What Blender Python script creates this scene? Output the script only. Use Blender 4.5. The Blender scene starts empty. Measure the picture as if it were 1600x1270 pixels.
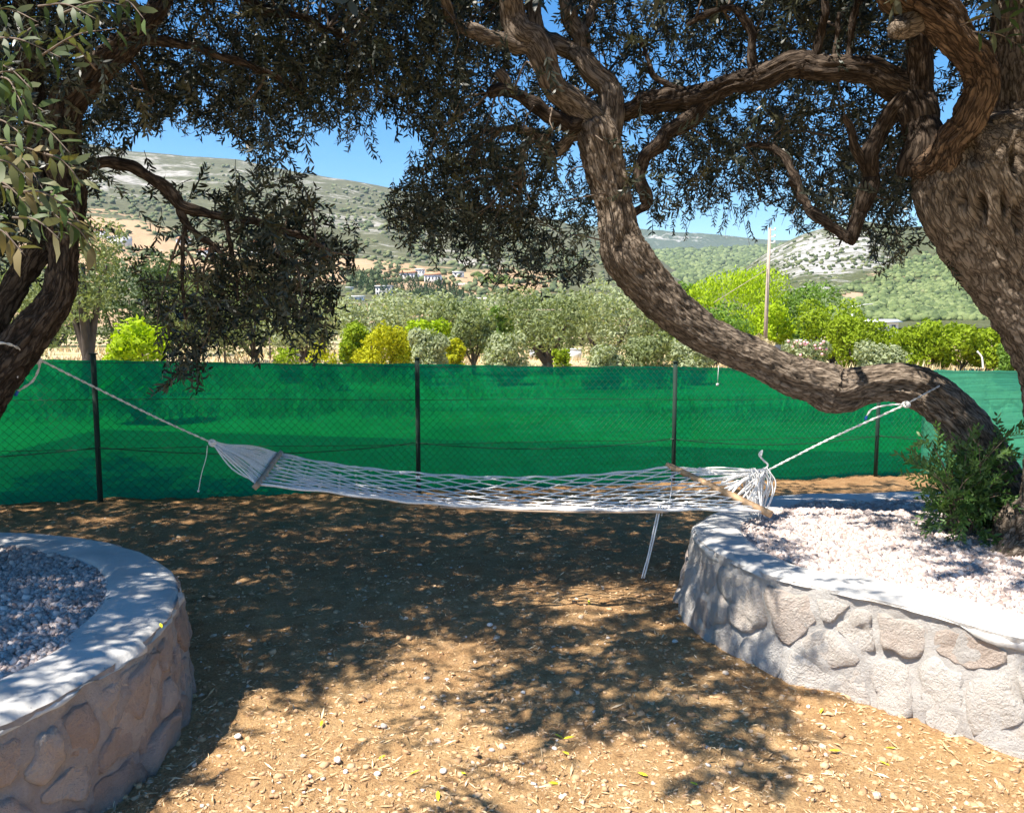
import bpy, math, random
import numpy as np
from mathutils import Vector
random.seed(7); RS = np.random.RandomState(11)
R = math.radians
SC = bpy.context.scene
COL = SC.collection
# ------------------------------------------------------------ camera
FPX = 1300.0; PIT = R(5.71); HC = 1.65
cam = bpy.data.cameras.new('camera'); cam.sensor_width = 36; cam.lens = 36*FPX/1600
cam.clip_start = .05; cam.clip_end = 20000
co = bpy.data.objects.new('camera', cam); COL.objects.link(co)
co.location = (0, 0, HC); co.rotation_euler = (R(90)-PIT, 0, 0)
SC.camera = co
# ------------------------------------------------------------ light
SUN_EL = R(60); SUN_AZ = (-.86, -.51)
sv = np.array([SUN_AZ[0]*math.cos(SUN_EL), SUN_AZ[1]*math.cos(SUN_EL), math.sin(SUN_EL)]); sv /= np.linalg.norm(sv)
W = bpy.data.worlds.new('World'); SC.world = W; W.use_nodes = True
wn = W.node_tree.nodes; wl = W.node_tree.links
sky = wn.new('ShaderNodeTexSky'); sky.sky_type = 'NISHITA'; sky.sun_disc = False
sky.sun_elevation = SUN_EL; sky.sun_rotation = math.atan2(sv[0], sv[1])
sky.air_density = 1.0; sky.dust_density = 0.0; sky.ozone_density = 2.5; sky.altitude = 100
bg = wn['Background']; bg.inputs[1].default_value = .093
hsv = wn.new('ShaderNodeHueSaturation'); hsv.inputs['Saturation'].default_value = 1.4
wl.new(sky.outputs[0], hsv.inputs['Color']); wl.new(hsv.outputs[0], bg.inputs[0])
sl = bpy.data.lights.new('sun', 'SUN'); sl.energy = 5.0; sl.angle = R(.53); sl.color = (1, .93, .82)
so = bpy.data.objects.new('sun', sl); COL.objects.link(so)
so.rotation_euler = Vector(sv).to_track_quat('Z', 'Y').to_euler()
SC.view_settings.view_transform = 'Standard'; SC.view_settings.look = 'None'
SC.view_settings.exposure = 1.2; SC.view_settings.gamma = 1
SC.cycles.max_bounces = 8; SC.cycles.transparent_max_bounces = 24
SC.cycles.use_denoising = True
# ------------------------------------------------------------ projection helpers (photo pixels -> places)
cp, sp_ = math.cos(PIT), math.sin(PIT)
def P(x, y, Y):
    a = (x-800)/FPX; b = -(y-635)/FPX
    d = np.array([a, cp+b*sp_, -sp_+b*cp]); return np.array([0, 0, HC])+d*(Y/d[1])
def G(x, y, z=0.):
    a = (x-800)/FPX; b = -(y-635)/FPX
    d = np.array([a, cp+b*sp_, -sp_+b*cp]); return np.array([0, 0, HC])+d*((z-HC)/d[2])
def proj(V):
    V = np.atleast_2d(V); q = V-np.array([0, 0, HC])
    zc = q[:, 1]*cp-q[:, 2]*sp_; up = q[:, 1]*sp_+q[:, 2]*cp
    zc = np.where(zc < .05, .05, zc)
    return 800+FPX*q[:, 0]/zc, 635-FPX*up/zc, zc
def sstep(a, b, x):
    t = np.clip((x-a)/(b-a), 0, 1); return t*t*(3-2*t)
# ------------------------------------------------------------ noise
def _h(i, j, k):
    n = (i.astype(np.int64)*374761393+j.astype(np.int64)*668265263+k.astype(np.int64)*2147483647) & 0xffffffff
    n = ((n ^ (n >> 13))*1274126177) & 0xffffffff
    n = ((n ^ (n >> 16))*2246822519) & 0xffffffff
    return ((n ^ (n >> 15)) & 0xffff)/65535.0
def vn(x, y, z=None):
    x = np.asarray(x, float); y = np.asarray(y, float)
    z = np.zeros_like(x) if z is None else np.asarray(z, float)+np.zeros_like(x)
    xi, yi, zi = np.floor(x), np.floor(y), np.floor(z)
    fx, fy, fz = x-xi, y-yi, z-zi
    fx, fy, fz = [f*f*(3-2*f) for f in (fx, fy, fz)]
    r = 0
    for a in (0, 1):
        for b in (0, 1):
            for c in (0, 1):
                w = (fx if a else 1-fx)*(fy if b else 1-fy)*(fz if c else 1-fz)
                r = r+w*_h(xi+a, yi+b, zi+c)
    return r*2-1
def fbm(x, y, z=None, o=4, g=.5):
    r = 0; a = 1.; s = 1.
    z = np.zeros_like(np.asarray(x, float)) if z is None else z
    for i in range(o):
        r = r+a*vn(x*s+17.3*i, y*s-9.1*i, z*s+5.7*i); a *= g; s *= 2.03
    return r
# ------------------------------------------------------------ mesh helpers
def mk(name, V, F, mat=None, parent=None, smooth=False, at=None, mats=None, mi=None):
    me = bpy.data.meshes.new(name)
    V = np.asarray(V, np.float32); me.vertices.add(len(V)); me.vertices.foreach_set('co', V.ravel())
    Fs = F if isinstance(F, list) else [F]
    Fs = [np.asarray(f, np.int32) for f in Fs if len(f)]
    tot = sum(f.size for f in Fs); n = sum(len(f) for f in Fs)
    me.loops.add(tot); me.polygons.add(n)
    me.loops.foreach_set('vertex_index', np.concatenate([f.ravel() for f in Fs]))
    lt = np.concatenate([np.full(len(f), f.shape[1], np.int32) for f in Fs])
    ls = np.concatenate([[0], np.cumsum(lt)[:-1]]).astype(np.int32)
    me.polygons.foreach_set('loop_start', ls); me.polygons.foreach_set('loop_total', lt)
    if smooth: me.polygons.foreach_set('use_smooth', np.ones(n, bool))
    if at:
        for k, v in at.items():
            v = np.asarray(v, np.float32)
            a = me.attributes.new(k, 'FLOAT_VECTOR' if v.ndim == 2 else 'FLOAT', 'POINT')
            a.data.foreach_set('vector' if v.ndim == 2 else 'value', v.ravel())
    for m in (mats or ([mat] if mat else [])): me.materials.append(m)
    if mi is not None: me.polygons.foreach_set('material_index', np.asarray(mi, np.int32))
    me.update(calc_edges=True); me.validate()
    o = bpy.data.objects.new(name, me); COL.objects.link(o)
    if parent: o.parent = parent
    return o
def tag(o, label=None, cat=None, group=None, kind=None):
    for k, v in (('label', label), ('category', cat), ('group', group), ('kind', kind)):
        if v: o[k] = v
    return o
def empty(name, loc, label, cat, group=None):
    o = bpy.data.objects.new(name, None); COL.objects.link(o); o.location = [float(c) for c in loc]; o.empty_display_size = .1
    return tag(o, label, cat, group)
def pmk(name, V, F, mat, root, **k):
    """part given in world coordinates under a root empty"""
    V = np.asarray(V)-np.array(root.location)
    return mk(name, V, F, mat, root, **k)
class MB:
    def __init__(s): s.V = []; s.F = {3: [], 4: []}; s.n = 0; s.A = []
    def add(s, V, F, a=None):
        V = np.asarray(V, float); s.V.append(V)
        for f in (F if isinstance(F, list) else [F]):
            f = np.asarray(f); s.F[f.shape[1]].append(f+s.n)
        s.n += len(V); s.A.append(np.full(len(V), random.random() if a is None else a))
    def box(s, c, d, ax=None, a=None):
        c = np.array(c, float); q = np.array([[x, y, z] for x in (-.5, .5) for y in (-.5, .5) for z in (-.5, .5)])*np.array(d)
        if ax is not None: q = q@np.array(ax)
        s.add(q+c, np.array([[0, 1, 3, 2], [4, 6, 7, 5], [0, 4, 5, 1], [2, 3, 7, 6], [0, 2, 6, 4], [1, 5, 7, 3]]), a)
    def tube(s, pts, r, seg=6, a=None, sub=0):
        V, F, _ = tube(pts, r, seg, sub); s.add(V, F, a)
    def out(s, name, mat, root=None, **k):
        F = [np.concatenate(s.F[q]) for q in (3, 4) if s.F[q]]
        V = np.concatenate(s.V)
        if root is not None and not k.pop('local', False): V = V-np.array(root.location)
        return mk(name, V, F, mat, root, at={'tint': np.concatenate(s.A)}, **k)
def catmull(pts, step):
    pts = np.asarray(pts, float); n = len(pts)
    E = np.vstack([2*pts[0]-pts[1], pts, 2*pts[-1]-pts[-2]]); out = []
    for i in range(n-1):
        p0, p1, p2, p3 = E[i:i+4]; L = np.linalg.norm((p2-p1)[:3]); m = max(1, int(math.ceil(L/step)))
        t = (np.arange(m)/m)[:, None]
        out.append(.5*((2*p1)+(-p0+p2)*t+(2*p0-5*p1+4*p2-p3)*t*t+(-p0+3*p1-3*p2+p3)*t**3))
    out.append(pts[-1:]); return np.vstack(out)
def frames(C):
    T = np.gradient(C, axis=0); T /= np.linalg.norm(T, axis=1)[:, None]+1e-9
    N = np.zeros_like(C); u = np.cross(T[0], [0, 0, 1.]); 
    if np.linalg.norm(u) < .1: u = np.cross(T[0], [1., 0, 0])
    u /= np.linalg.norm(u)
    for i in range(len(C)):
        u = u-T[i]*u.dot(T[i]); u /= np.linalg.norm(u)+1e-9; N[i] = u
    return T, N, np.cross(T, N)
def tube(pts, r, seg=6, sub=0, cap=True):
    pts = np.asarray(pts, float); r = np.full(len(pts), r, float) if np.isscalar(r) else np.asarray(r, float)
    Q = np.c_[pts, r]
    if sub: Q = catmull(Q, sub)
    C, r = Q[:, :3], np.maximum(Q[:, 3], .0004)
    T, N, B = frames(C); th = np.arange(seg)*2*math.pi/seg
    V = (C[:, None]+r[:, None, None]*(np.cos(th)[None, :, None]*N[:, None]+np.sin(th)[None, :, None]*B[:, None])).reshape(-1, 3)
    n = len(C); i = np.arange(n-1)[:, None]*seg; j = np.arange(seg)[None]; k = (j+1) % seg
    F = np.stack([i+j, i+k, i+seg+k, i+seg+j], -1).reshape(-1, 4)
    Fs = [F]
    if cap:
        V = np.vstack([V, C[:1], C[-1:]]); a = len(V)-2; jj = np.arange(seg); kk = (jj+1) % seg
        Fs.append(np.vstack([np.c_[np.full(seg, a), kk, jj], np.c_[np.full(seg, a+1), (n-1)*seg+jj, (n-1)*seg+kk]]))
    return V, Fs, C
# ------------------------------------------------------------ materials
def mat(name): 
    m = bpy.data.materials.new(name); m.use_nodes = True; nt = m.node_tree
    return m, nt, nt.nodes['Principled BSDF']
def N(nt, t, **k):
    n = nt.nodes.new(t)
    for a, v in k.items():
        if a in n.inputs.keys(): n.inputs[a].default_value = v
        else: setattr(n, a, v)
    return n
def ramp(nt, src, stops):
    r = N(nt, 'ShaderNodeValToRGB'); e = r.color_ramp.elements
    while len(e) < len(stops): e.new(.5)
    for q, (p, c) in zip(e, stops): q.position = p; q.color = (*c, 1) if len(c) == 3 else c
    nt.links.new(src, r.inputs[0]); return r.outputs[0]
def noise(nt, vec, scale, detail=6, rough=.6, dist=0.):
    n = N(nt, 'ShaderNodeTexNoise'); n.inputs['Scale'].default_value = scale; n.inputs['Detail'].default_value = detail
    n.inputs['Roughness'].default_value = rough; n.inputs['Distortion'].default_value = dist
    if vec is not None: nt.links.new(vec, n.inputs['Vector'])
    return n.outputs['Fac']
def mixc(nt, f, a, b, mode='MIX'):
    n = N(nt, 'ShaderNodeMix', data_type='RGBA', blend_type=mode); L = nt.links
    for s, v in ((n.inputs[0], f), (n.inputs[6], a), (n.inputs[7], b)):
        if hasattr(v, 'links') or hasattr(v, 'is_linked'): L.new(v, s)
        else: s.default_value = v if not isinstance(v, tuple) else (*v, 1)
    return n.outputs[2]
def mmath(nt, op, a, b=0.):
    n = N(nt, 'ShaderNodeMath', operation=op); L = nt.links
    for s, v in ((n.inputs[0], a), (n.inputs[1], b)):
        if hasattr(v, 'is_linked'): L.new(v, s)
        else: s.default_value = v
    return n.outputs[0]
def bump(nt, bs, h, strength, dist):
    b = N(nt, 'ShaderNodeBump'); b.inputs['Strength'].default_value = strength; b.inputs['Distance'].default_value = dist
    nt.links.new(h, b.inputs['Height']); nt.links.new(b.outputs[0], bs.inputs['Normal'])
def attr(nt, name, fac=True):
    a = N(nt, 'ShaderNodeAttribute'); a.attribute_name = name; return a.outputs['Fac' if fac else 'Vector']
def objco(nt): return N(nt, 'ShaderNodeTexCoord').outputs['Object']
def geopos(nt): return N(nt, 'ShaderNodeNewGeometry').outputs['Position']

def m_plain(name, c, rough=.7, var=.25, scale=8., bmp=0., metal=0.):
    m, nt, b = mat(name); n = noise(nt, geopos(nt), scale)
    lo = tuple(x*(1-var) for x in c); hi = tuple(min(1, x*(1+var)) for x in c)
    nt.links.new(ramp(nt, n, [(.3, lo), (.7, hi)]), b.inputs['Base Color']); b.inputs['Roughness'].default_value = rough
    b.inputs['Metallic'].default_value = metal
    if bmp: bump(nt, b, noise(nt, geopos(nt), scale*6), .6, bmp)
    return m
def m_leaf(name, top, under, tr=.25, rough=.5, var=.35, warm=None, spec=.35):
    m, nt, b = mat(name); L = nt.links
    t = attr(nt, 'tint')
    lo = tuple(x*(1-var) for x in top); hi = tuple(min(1, x*(1+var)) for x in top)
    ct = ramp(nt, t, [(0., lo), (.85, hi), (1., warm or hi)])
    ng = N(nt, 'ShaderNodeNewGeometry')
    c = mixc(nt, ng.outputs['Backfacing'], ct, mixc(nt, .55, ct, under))
    L.new(c, b.inputs['Base Color']); b.inputs['Roughness'].default_value = rough
    b.inputs['Specular IOR Level'].default_value = spec
    tl = N(nt, 'ShaderNodeBsdfTranslucent'); L.new(mixc(nt, 1., c, (1.5, 1.5, .6), 'MULTIPLY'), tl.inputs[0])
    mx = N(nt, 'ShaderNodeMixShader'); mx.inputs[0].default_value = tr
    L.new(b.outputs[0], mx.inputs[1]); L.new(tl.outputs[0], mx.inputs[2])
    L.new(mx.outputs[0], nt.nodes['Material Output'].inputs[0]); return m
def m_bark(name, dark, mid, light, sc=1.):
    m, nt, b = mat(name); L = nt.links; v = attr(nt, 'bk', False)
    mp = N(nt, 'ShaderNodeMapping'); mp.inputs['Scale'].default_value = (70*sc, 70*sc, 24*sc); L.new(v, mp.inputs[0])
    mp2 = N(nt, 'ShaderNodeMapping'); mp2.inputs['Scale'].default_value = (22*sc, 22*sc, 4.5*sc); L.new(v, mp2.inputs[0])
    a = noise(nt, mp.outputs[0], 1., 8, .7, .8); c = noise(nt, mp2.outputs[0], 1., 6, .65, 1.5)
    mp3 = N(nt, 'ShaderNodeMapping'); mp3.inputs['Scale'].default_value = (46*sc, 46*sc, 9*sc); L.new(v, mp3.inputs[0])
    dn = N(nt, 'ShaderNodeTexNoise'); dn.inputs['Scale'].default_value = .8; dn.inputs['Detail'].default_value = 5; L.new(mp3.outputs[0], dn.inputs['Vector'])
    av = N(nt, 'ShaderNodeVectorMath', operation='MULTIPLY_ADD'); L.new(dn.outputs['Color'], av.inputs[0]); av.inputs[1].default_value = (3.2, 3.2, 1.6); L.new(mp3.outputs[0], av.inputs[2])
    vo = N(nt, 'ShaderNodeTexVoronoi', feature='DISTANCE_TO_EDGE'); vo.inputs['Scale'].default_value = 1.; L.new(av.outputs[0], vo.inputs['Vector'])
    crack = mmath(nt, 'MINIMUM', mmath(nt, 'MULTIPLY', vo.outputs['Distance'], 6.), 1.)
    h = mmath(nt, 'ADD', mmath(nt, 'ADD', mmath(nt, 'MULTIPLY', crack, .3), mmath(nt, 'MULTIPLY', a, .5)), mmath(nt, 'MULTIPLY', c, .28))
    h2 = mmath(nt, 'ADD', h, mmath(nt, 'MULTIPLY', attr(nt, 'tint'), .22))
    L.new(ramp(nt, h2, [(.3, dark), (.72, mid), (1.15, light)] if False else [(.36, dark), (.72, mid), (1., light)]), b.inputs['Base Color'])
    b.inputs['Roughness'].default_value = .9; b.inputs['Specular IOR Level'].default_value = .15
    bump(nt, b, h, 1., .014); return m
M = {}
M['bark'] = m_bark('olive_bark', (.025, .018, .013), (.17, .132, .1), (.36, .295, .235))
M['bark_shaded'] = m_bark('shaded_olive_bark', (.01, .007, .005), (.05, .036, .027), (.15, .115, .088))  # bark copy for upper limbs and left tree, their shade put in its colour
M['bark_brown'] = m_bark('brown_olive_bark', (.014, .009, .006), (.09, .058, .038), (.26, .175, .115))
M['twig'] = m_plain('twig_bark', (.13, .095, .07), .85, .4, 30)
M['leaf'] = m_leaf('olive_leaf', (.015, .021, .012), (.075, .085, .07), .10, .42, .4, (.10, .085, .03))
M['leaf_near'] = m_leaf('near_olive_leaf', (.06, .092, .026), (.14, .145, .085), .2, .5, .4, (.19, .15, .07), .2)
M['leaf_shrub'] = m_leaf('sucker_leaf', (.075, .15, .035), (.14, .22, .09), .3, .45, .4)
def soil_mat():
    m, nt, b = mat('bare_soil'); L = nt.links; g = geopos(nt)
    big = noise(nt, g, .9, 4); mid = noise(nt, g, 9., 8, .7); fine = noise(nt, g, 90., 6, .75)
    c1 = ramp(nt, mid, [(.3, (.42, .245, .12)), (.5, (.67, .43, .205)), (.72, (.8, .57, .32))])
    c2 = mixc(nt, ramp(nt, big, [(.4, (0, 0, 0)), (.62, (1, 1, 1))]), c1, mixc(nt, .5, c1, (.5, .29, .14)))
    c3 = mixc(nt, mmath(nt, 'MULTIPLY', ramp(nt, fine, [(.35, (1, 1, 1)), (.55, (0, 0, 0))]), .55), c2, (.17, .09, .045))
    vo = N(nt, 'ShaderNodeTexVoronoi'); vo.inputs['Scale'].default_value = 38.; L.new(g, vo.inputs['Vector'])
    spk = ramp(nt, vo.outputs['Distance'], [(.08, (1, 1, 1)), (.16, (0, 0, 0))])
    c4 = mixc(nt, mmath(nt, 'MULTIPLY', spk, mmath(nt, 'GREATER_THAN', mid, .56)), c3, (.6, .5, .38))
    # redder soil towards the back, also darkened to deepen the shade there
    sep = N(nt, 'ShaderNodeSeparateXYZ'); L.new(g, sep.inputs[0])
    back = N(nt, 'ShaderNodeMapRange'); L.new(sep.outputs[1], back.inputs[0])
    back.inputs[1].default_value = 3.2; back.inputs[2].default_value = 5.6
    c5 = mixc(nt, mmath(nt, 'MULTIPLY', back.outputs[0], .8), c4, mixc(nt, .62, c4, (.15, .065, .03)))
    L.new(c5, b.inputs['Base Color']); b.inputs['Roughness'].default_value = .95; b.inputs['Specular IOR Level'].default_value = .1
    hh = mmath(nt, 'ADD', mmath(nt, 'MULTIPLY', fine, .4), noise(nt, g, 28., 8, .75))
    bump(nt, b, hh, 1., .03); return m
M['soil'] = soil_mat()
def m_tint(name, stops, rough=.8, bmp=.004, sc=60., nz=.25):
    m, nt, b = mat(name); L = nt.links
    t = mmath(nt, 'ADD', attr(nt, 'tint'), mmath(nt, 'MULTIPLY', mmath(nt, 'SUBTRACT', noise(nt, geopos(nt), sc), .5), nz))
    L.new(ramp(nt, t, stops), b.inputs['Base Color']); b.inputs['Roughness'].default_value = rough
    if bmp: bump(nt, b, noise(nt, geopos(nt), sc), .8, bmp)
    return m
M['gravel'] = m_tint('crushed_limestone', [(0., (.26, .19, .17)), (.25, (.38, .3, .27)), (.6, (.5, .42, .39)), (1., (.68, .62, .58))], .8, .003, 90)
M['clod'] = m_tint('soil_clod', [(0., (.36, .21, .11)), (.6, (.6, .4, .22)), (.9, (.58, .4, .24)), (1., (.68, .56, .44))], .95, .004, 80)
M['straw'] = m_tint('dry_leaf_litter', [(0., (.34, .2, .09)), (.5, (.62, .43, .23)), (1., (.82, .68, .47))], .8, 0)
M['yleaf'] = m_tint('yellow_fallen_leaf', [(0., (.75, .6, .02)), (1., (.6, .7, .03))], .5, 0)
M['white_stone'] = m_tint('pale_stone', [(0., (.5, .42, .34)), (1., (.78, .74, .68))], .85, .004, 50)
def concrete():
    m, nt, b = mat('pale_concrete'); L = nt.links; g = geopos(nt)
    a = noise(nt, g, 4., 6, .65); f = noise(nt, g, 60., 8, .7)
    c = ramp(nt, a, [(.3, (.42, .41, .395)), (.55, (.55, .54, .52)), (.75, (.63, .62, .6))])
    vo = N(nt, 'ShaderNodeTexVoronoi'); vo.inputs['Scale'].default_value = 22.; L.new(g, vo.inputs['Vector'])
    pit = mmath(nt, 'MULTIPLY', ramp(nt, vo.outputs['Distance'], [(.05, (1, 1, 1)), (.09, (0, 0, 0))]), .6)
    L.new(mixc(nt, pit, mixc(nt, mmath(nt, 'MULTIPLY', f, .3), c, (.45, .42, .39)), (.2, .18, .16)), b.inputs['Base Color']); b.inputs['Roughness'].default_value = .9
    bump(nt, b, mmath(nt, 'ADD', f, mmath(nt, 'MULTIPLY', a, .6)), .5, .008); return m
M['concrete'] = concrete()
def mortar(name, c0, c1, c2):
    m, nt, b = mat(name); L = nt.links; g = geopos(nt)
    a = noise(nt, g, 7., 8, .7); f = noise(nt, g, 70., 8, .75)
    L.new(mixc(nt, mmath(nt, 'MULTIPLY', f, .45), ramp(nt, a, [(.3, c0), (.5, c1), (.72, c2)]), tuple(x*.6 for x in c0)), b.inputs['Base Color'])
    b.inputs['Roughness'].default_value = .95
    bump(nt, b, mmath(nt, 'ADD', f, a), .9, .02); return m
M['mortar_l'] = mortar('rough_mortar', (.34, .285, .26), (.45, .395, .365), (.57, .52, .49))
M['mortar_r'] = mortar('pale_rough_mortar', (.44, .41, .385), (.55, .52, .49), (.66, .64, .61))
def stone_mat(name, stops):
    m, nt, b = mat(name); L = nt.links; g = geopos(nt)
    a = noise(nt, g, 11., 8, .7, .5); f = noise(nt, g, 85., 8, .7)
    oi = N(nt, 'ShaderNodeObjectInfo').outputs['Random']
    t = mmath(nt, 'ADD', mmath(nt, 'MULTIPLY', oi, .5), mmath(nt, 'MULTIPLY', a, .6))
    L.new(mixc(nt, mmath(nt, 'MULTIPLY', f, .35), ramp(nt, t, stops), (.25, .2, .17)), b.inputs['Base Color'])
    b.inputs['Roughness'].default_value = .88
    bump(nt, b, mmath(nt, 'ADD', mmath(nt, 'MULTIPLY', f, .5), a), 1., .05); return m
M['stone_l'] = stone_mat('reddish_limestone', [(.2, (.44, .32, .26)), (.45, (.56, .43, .36)), (.65, (.64, .52, .45)), (.85, (.68, .61, .55))])
M['stone_r'] = stone_mat('white_limestone', [(.2, (.5, .4, .34)), (.4, (.62, .52, .45)), (.6, (.7, .64, .58)), (.85, (.78, .75, .71))])
M['rope'] = m_plain('white_rope', (.78, .76, .73), .8, .15, 120, .001)
M['rope_far'] = m_plain('tie_rope', (.6, .59, .57), .8, .4, 90, .001)
M['bar'] = m_plain('worn_wood', (.42, .27, .15), .7, .35, 14, .001)
M['bar_grey'] = m_plain('grey_wood', (.4, .29, .2), .7, .3, 14, .001)
M['wire'] = m_plain('green_wire', (.012, .05, .03), .5, .2)
M['post'] = m_plain('green_post', (.008, .028, .02), .85, .2)
M['tape'] = m_plain('blue_tape', (.02, .12, .5), .5, .1)
def net(name, c, tr, tcol):
    m, nt, b = mat(name); L = nt.links; g = geopos(nt)
    w = N(nt, 'ShaderNodeMapping'); w.inputs['Scale'].default_value = (.5, .5, 11.); L.new(g, w.inputs[0])
    n = noise(nt, w.outputs[0], 1.4, 5, .6)
    cc = mixc(nt, n, tuple(x*.7 for x in c), tuple(min(1, x*1.3) for x in c))
    d = N(nt, 'ShaderNodeBsdfDiffuse'); L.new(cc, d.inputs[0])
    t = N(nt, 'ShaderNodeBsdfTranslucent'); L.new(cc, t.inputs[0])
    x = N(nt, 'ShaderNodeBsdfTransparent'); x.inputs[0].default_value = (*tcol, 1)
    bp = N(nt, 'ShaderNodeBump'); bp.inputs['Strength'].default_value = .5; bp.inputs['Distance'].default_value = .03
    L.new(n, bp.inputs['Height']); L.new(bp.outputs[0], d.inputs['Normal'])
    m1 = N(nt, 'ShaderNodeMixShader'); m1.inputs[0].default_value = .5; L.new(d.outputs[0], m1.inputs[1]); L.new(t.outputs[0], m1.inputs[2])
    m2 = N(nt, 'ShaderNodeMixShader'); m2.inputs[0].default_value = tr
    L.new(m1.outputs[0], m2.inputs[1]); L.new(x.outputs[0], m2.inputs[2])
    L.new(m2.outputs[0], nt.nodes['Material Output'].inputs[0]); return m
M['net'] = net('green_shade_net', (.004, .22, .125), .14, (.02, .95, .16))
M['net_sunlit'] = net('sunlit_green_shade_net', (.10, .52, .33), .12, (.2, .95, .6))  # lighter copy of the net, direct sun put into its colour

# ============================================================ GROUND
FA = np.array([-3.78, 7.6]); 
def gz(x, y):
    x = np.asarray(x, float); y = np.asarray(y, float)
    t = ((x-FA[0])*.948+(y-FA[1])*.318)/8.77
    return -.28*np.clip(t, -.1, 1.2)*sstep(5., 8., y)
def relief(x, y):
    return .022*fbm(x*1.1, y*1.1, None, 3)+.012*fbm(x*7, y*7, None, 4, .6)
xs = np.arange(-6.5, 9.01, .03); ys = np.arange(.8, 13.01, .03)
X, Yg = np.meshgrid(xs, ys)
edge = np.minimum.reduce([(X+6.5), (9-X), (13-Yg), (Yg-.8)]); 
Z = gz(X, Yg)+relief(X, Yg)*sstep(0, .6, edge)
cl = np.maximum(0, fbm(X*22, Yg*22, None, 2)-.25)*.02
Z = Z+cl-(1-sstep(0, .5, edge))*.04
nx, ny = len(xs), len(ys)
idx = np.arange(nx*ny).reshape(ny, nx)
F = np.stack([idx[:-1, :-1], idx[:-1, 1:], idx[1:, 1:], idx[1:, :-1]], -1).reshape(-1, 4)
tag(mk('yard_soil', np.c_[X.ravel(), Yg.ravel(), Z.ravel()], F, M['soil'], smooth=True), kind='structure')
# the wide field, one sheet to beyond the hills' feet
def fz(x, y): return gz(np.clip(x, -8, 8), np.clip(y, -50, 10.))*0-.30+.03*fbm(x*.15, y*.15, None, 3)
rr = np.concatenate([[0], np.geomspace(2, 6500, 90)]); th = np.linspace(0, 2*math.pi, 181)[:-1]
RR, TH = np.meshgrid(rr, th, indexing='ij'); FX = RR*np.sin(TH); FY = 5+RR*np.cos(TH)
FZ = np.where((FX > -7.5) & (FX < 10) & (FY > 0) & (FY < 14), -.42, fz(FX, FY))
near = (np.hypot(FX, FY-5) < 14) & (FY < 12); FZ = np.where(near, -.42, FZ)
FZ = np.where((FY < 4) & (RR > 10), -.05, FZ)
idx = np.arange(RR.size).reshape(RR.shape); i2 = np.roll(idx, -1, 1)
F = np.stack([idx[:-1], idx[1:], i2[1:], i2[:-1]], -1).reshape(-1, 4)
def field_mat():
    m, nt, b = mat('dry_field'); L = nt.links; g = geopos(nt)
    a = noise(nt, g, .12, 5, .6); c = noise(nt, g, 2.5, 8, .7); mp = N(nt, 'ShaderNodeMapping'); mp.inputs['Scale'].default_value = (.02, .2, 1); L.new(g, mp.inputs[0])
    s = noise(nt, mp.outputs[0], 1., 4)
    dry = ramp(nt, c, [(.3, (.34, .24, .12)), (.6, (.56, .43, .24)), (.8, (.62, .52, .33))])
    soil = mixc(nt, mmath(nt, 'MULTIPLY', c, .5), (.30, .16, .08), (.4, .26, .15))
    m1 = mixc(nt, ramp(nt, s, [(.52, (0, 0, 0)), (.62, (1, 1, 1))]), dry, soil)
    m2 = mixc(nt, ramp(nt, a, [(.52, (0, 0, 0)), (.62, (1, 1, 1))]), m1, (.16, .2, .06))
    L.new(m2, b.inputs['Base Color']); b.inputs['Roughness'].default_value = .95; return m
M['field'] = field_mat()
tag(mk('field', np.c_[FX.ravel(), FY.ravel(), FZ.ravel()], F, M['field'], smooth=True), kind='structure')

# ============================================================ HILLS
def interp(tbl, x): t = np.array(tbl, float); return np.interp(x, t[:, 0], t[:, 1])
def hill_point(px, y, D): # place at horizontal distance D in the azimuth of pixel column px whose line of sight has height y on the horizon column
    a = (px-800)/FPX; z = HC+D*(505-y)/FPX
    return np.stack([D*a, D+0*a, z], -1)
HILLS = {
 'left': dict(px=(-1500, 1150), D=(150, 1700), ridge=[(-1500, 120), (-600, 150), (0, 205), (150, 232), (220, 243), (380, 258), (480, 276), (620, 300), (760, 328), (870, 347), (960, 372), (1060, 425), (1150, 500)]),
 'right': dict(px=(1040, 3200), D=(170, 1000), ridge=[(1040, 506), (1120, 445), (1160, 420), (1200, 392), (1250, 369), (1300, 354), (1340, 349), (1400, 357), (1470, 361), (1600, 372), (2200, 330), (3200, 300)]),
 'far': dict(px=(600, 1900), D=(2400, 4300), ridge=[(600, 345), (860, 352), (1000, 361), (1100, 369), (1200, 377), (1300, 385), (1900, 400)]),
 'middle': dict(px=(800, 1700), D=(500, 2300), ridge=[(800, 400), (940, 397), (1050, 393), (1140, 389), (1240, 384), (1700, 380)]),
}
def hill_y(h, px, t, jag=0.):
    r = interp(HILLS[h]['ridge'], px); n = fbm(px*.012+7, t*6., None, 4)*7*np.sin(np.clip(t, 0, 1)*math.pi)
    if h == 'left': t2 = t**1.15
    else: t2 = t
    return 508+(r-508)*t2+n
def hill_D(h, t): d0, d1 = HILLS[h]['D']; return d0*(d1/d0)**t
def hill_at(h, px, y):
    """find t for a point seen at px,y"""
    ts = np.linspace(0, 1, 200); yy = hill_y(h, np.full(200, float(px)), ts); k = np.argmin(abs(yy-y)); return ts[k]
def hill_xyz(h, px, t): return hill_point(px, hill_y(h, px, t), hill_D(h, t))
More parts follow.
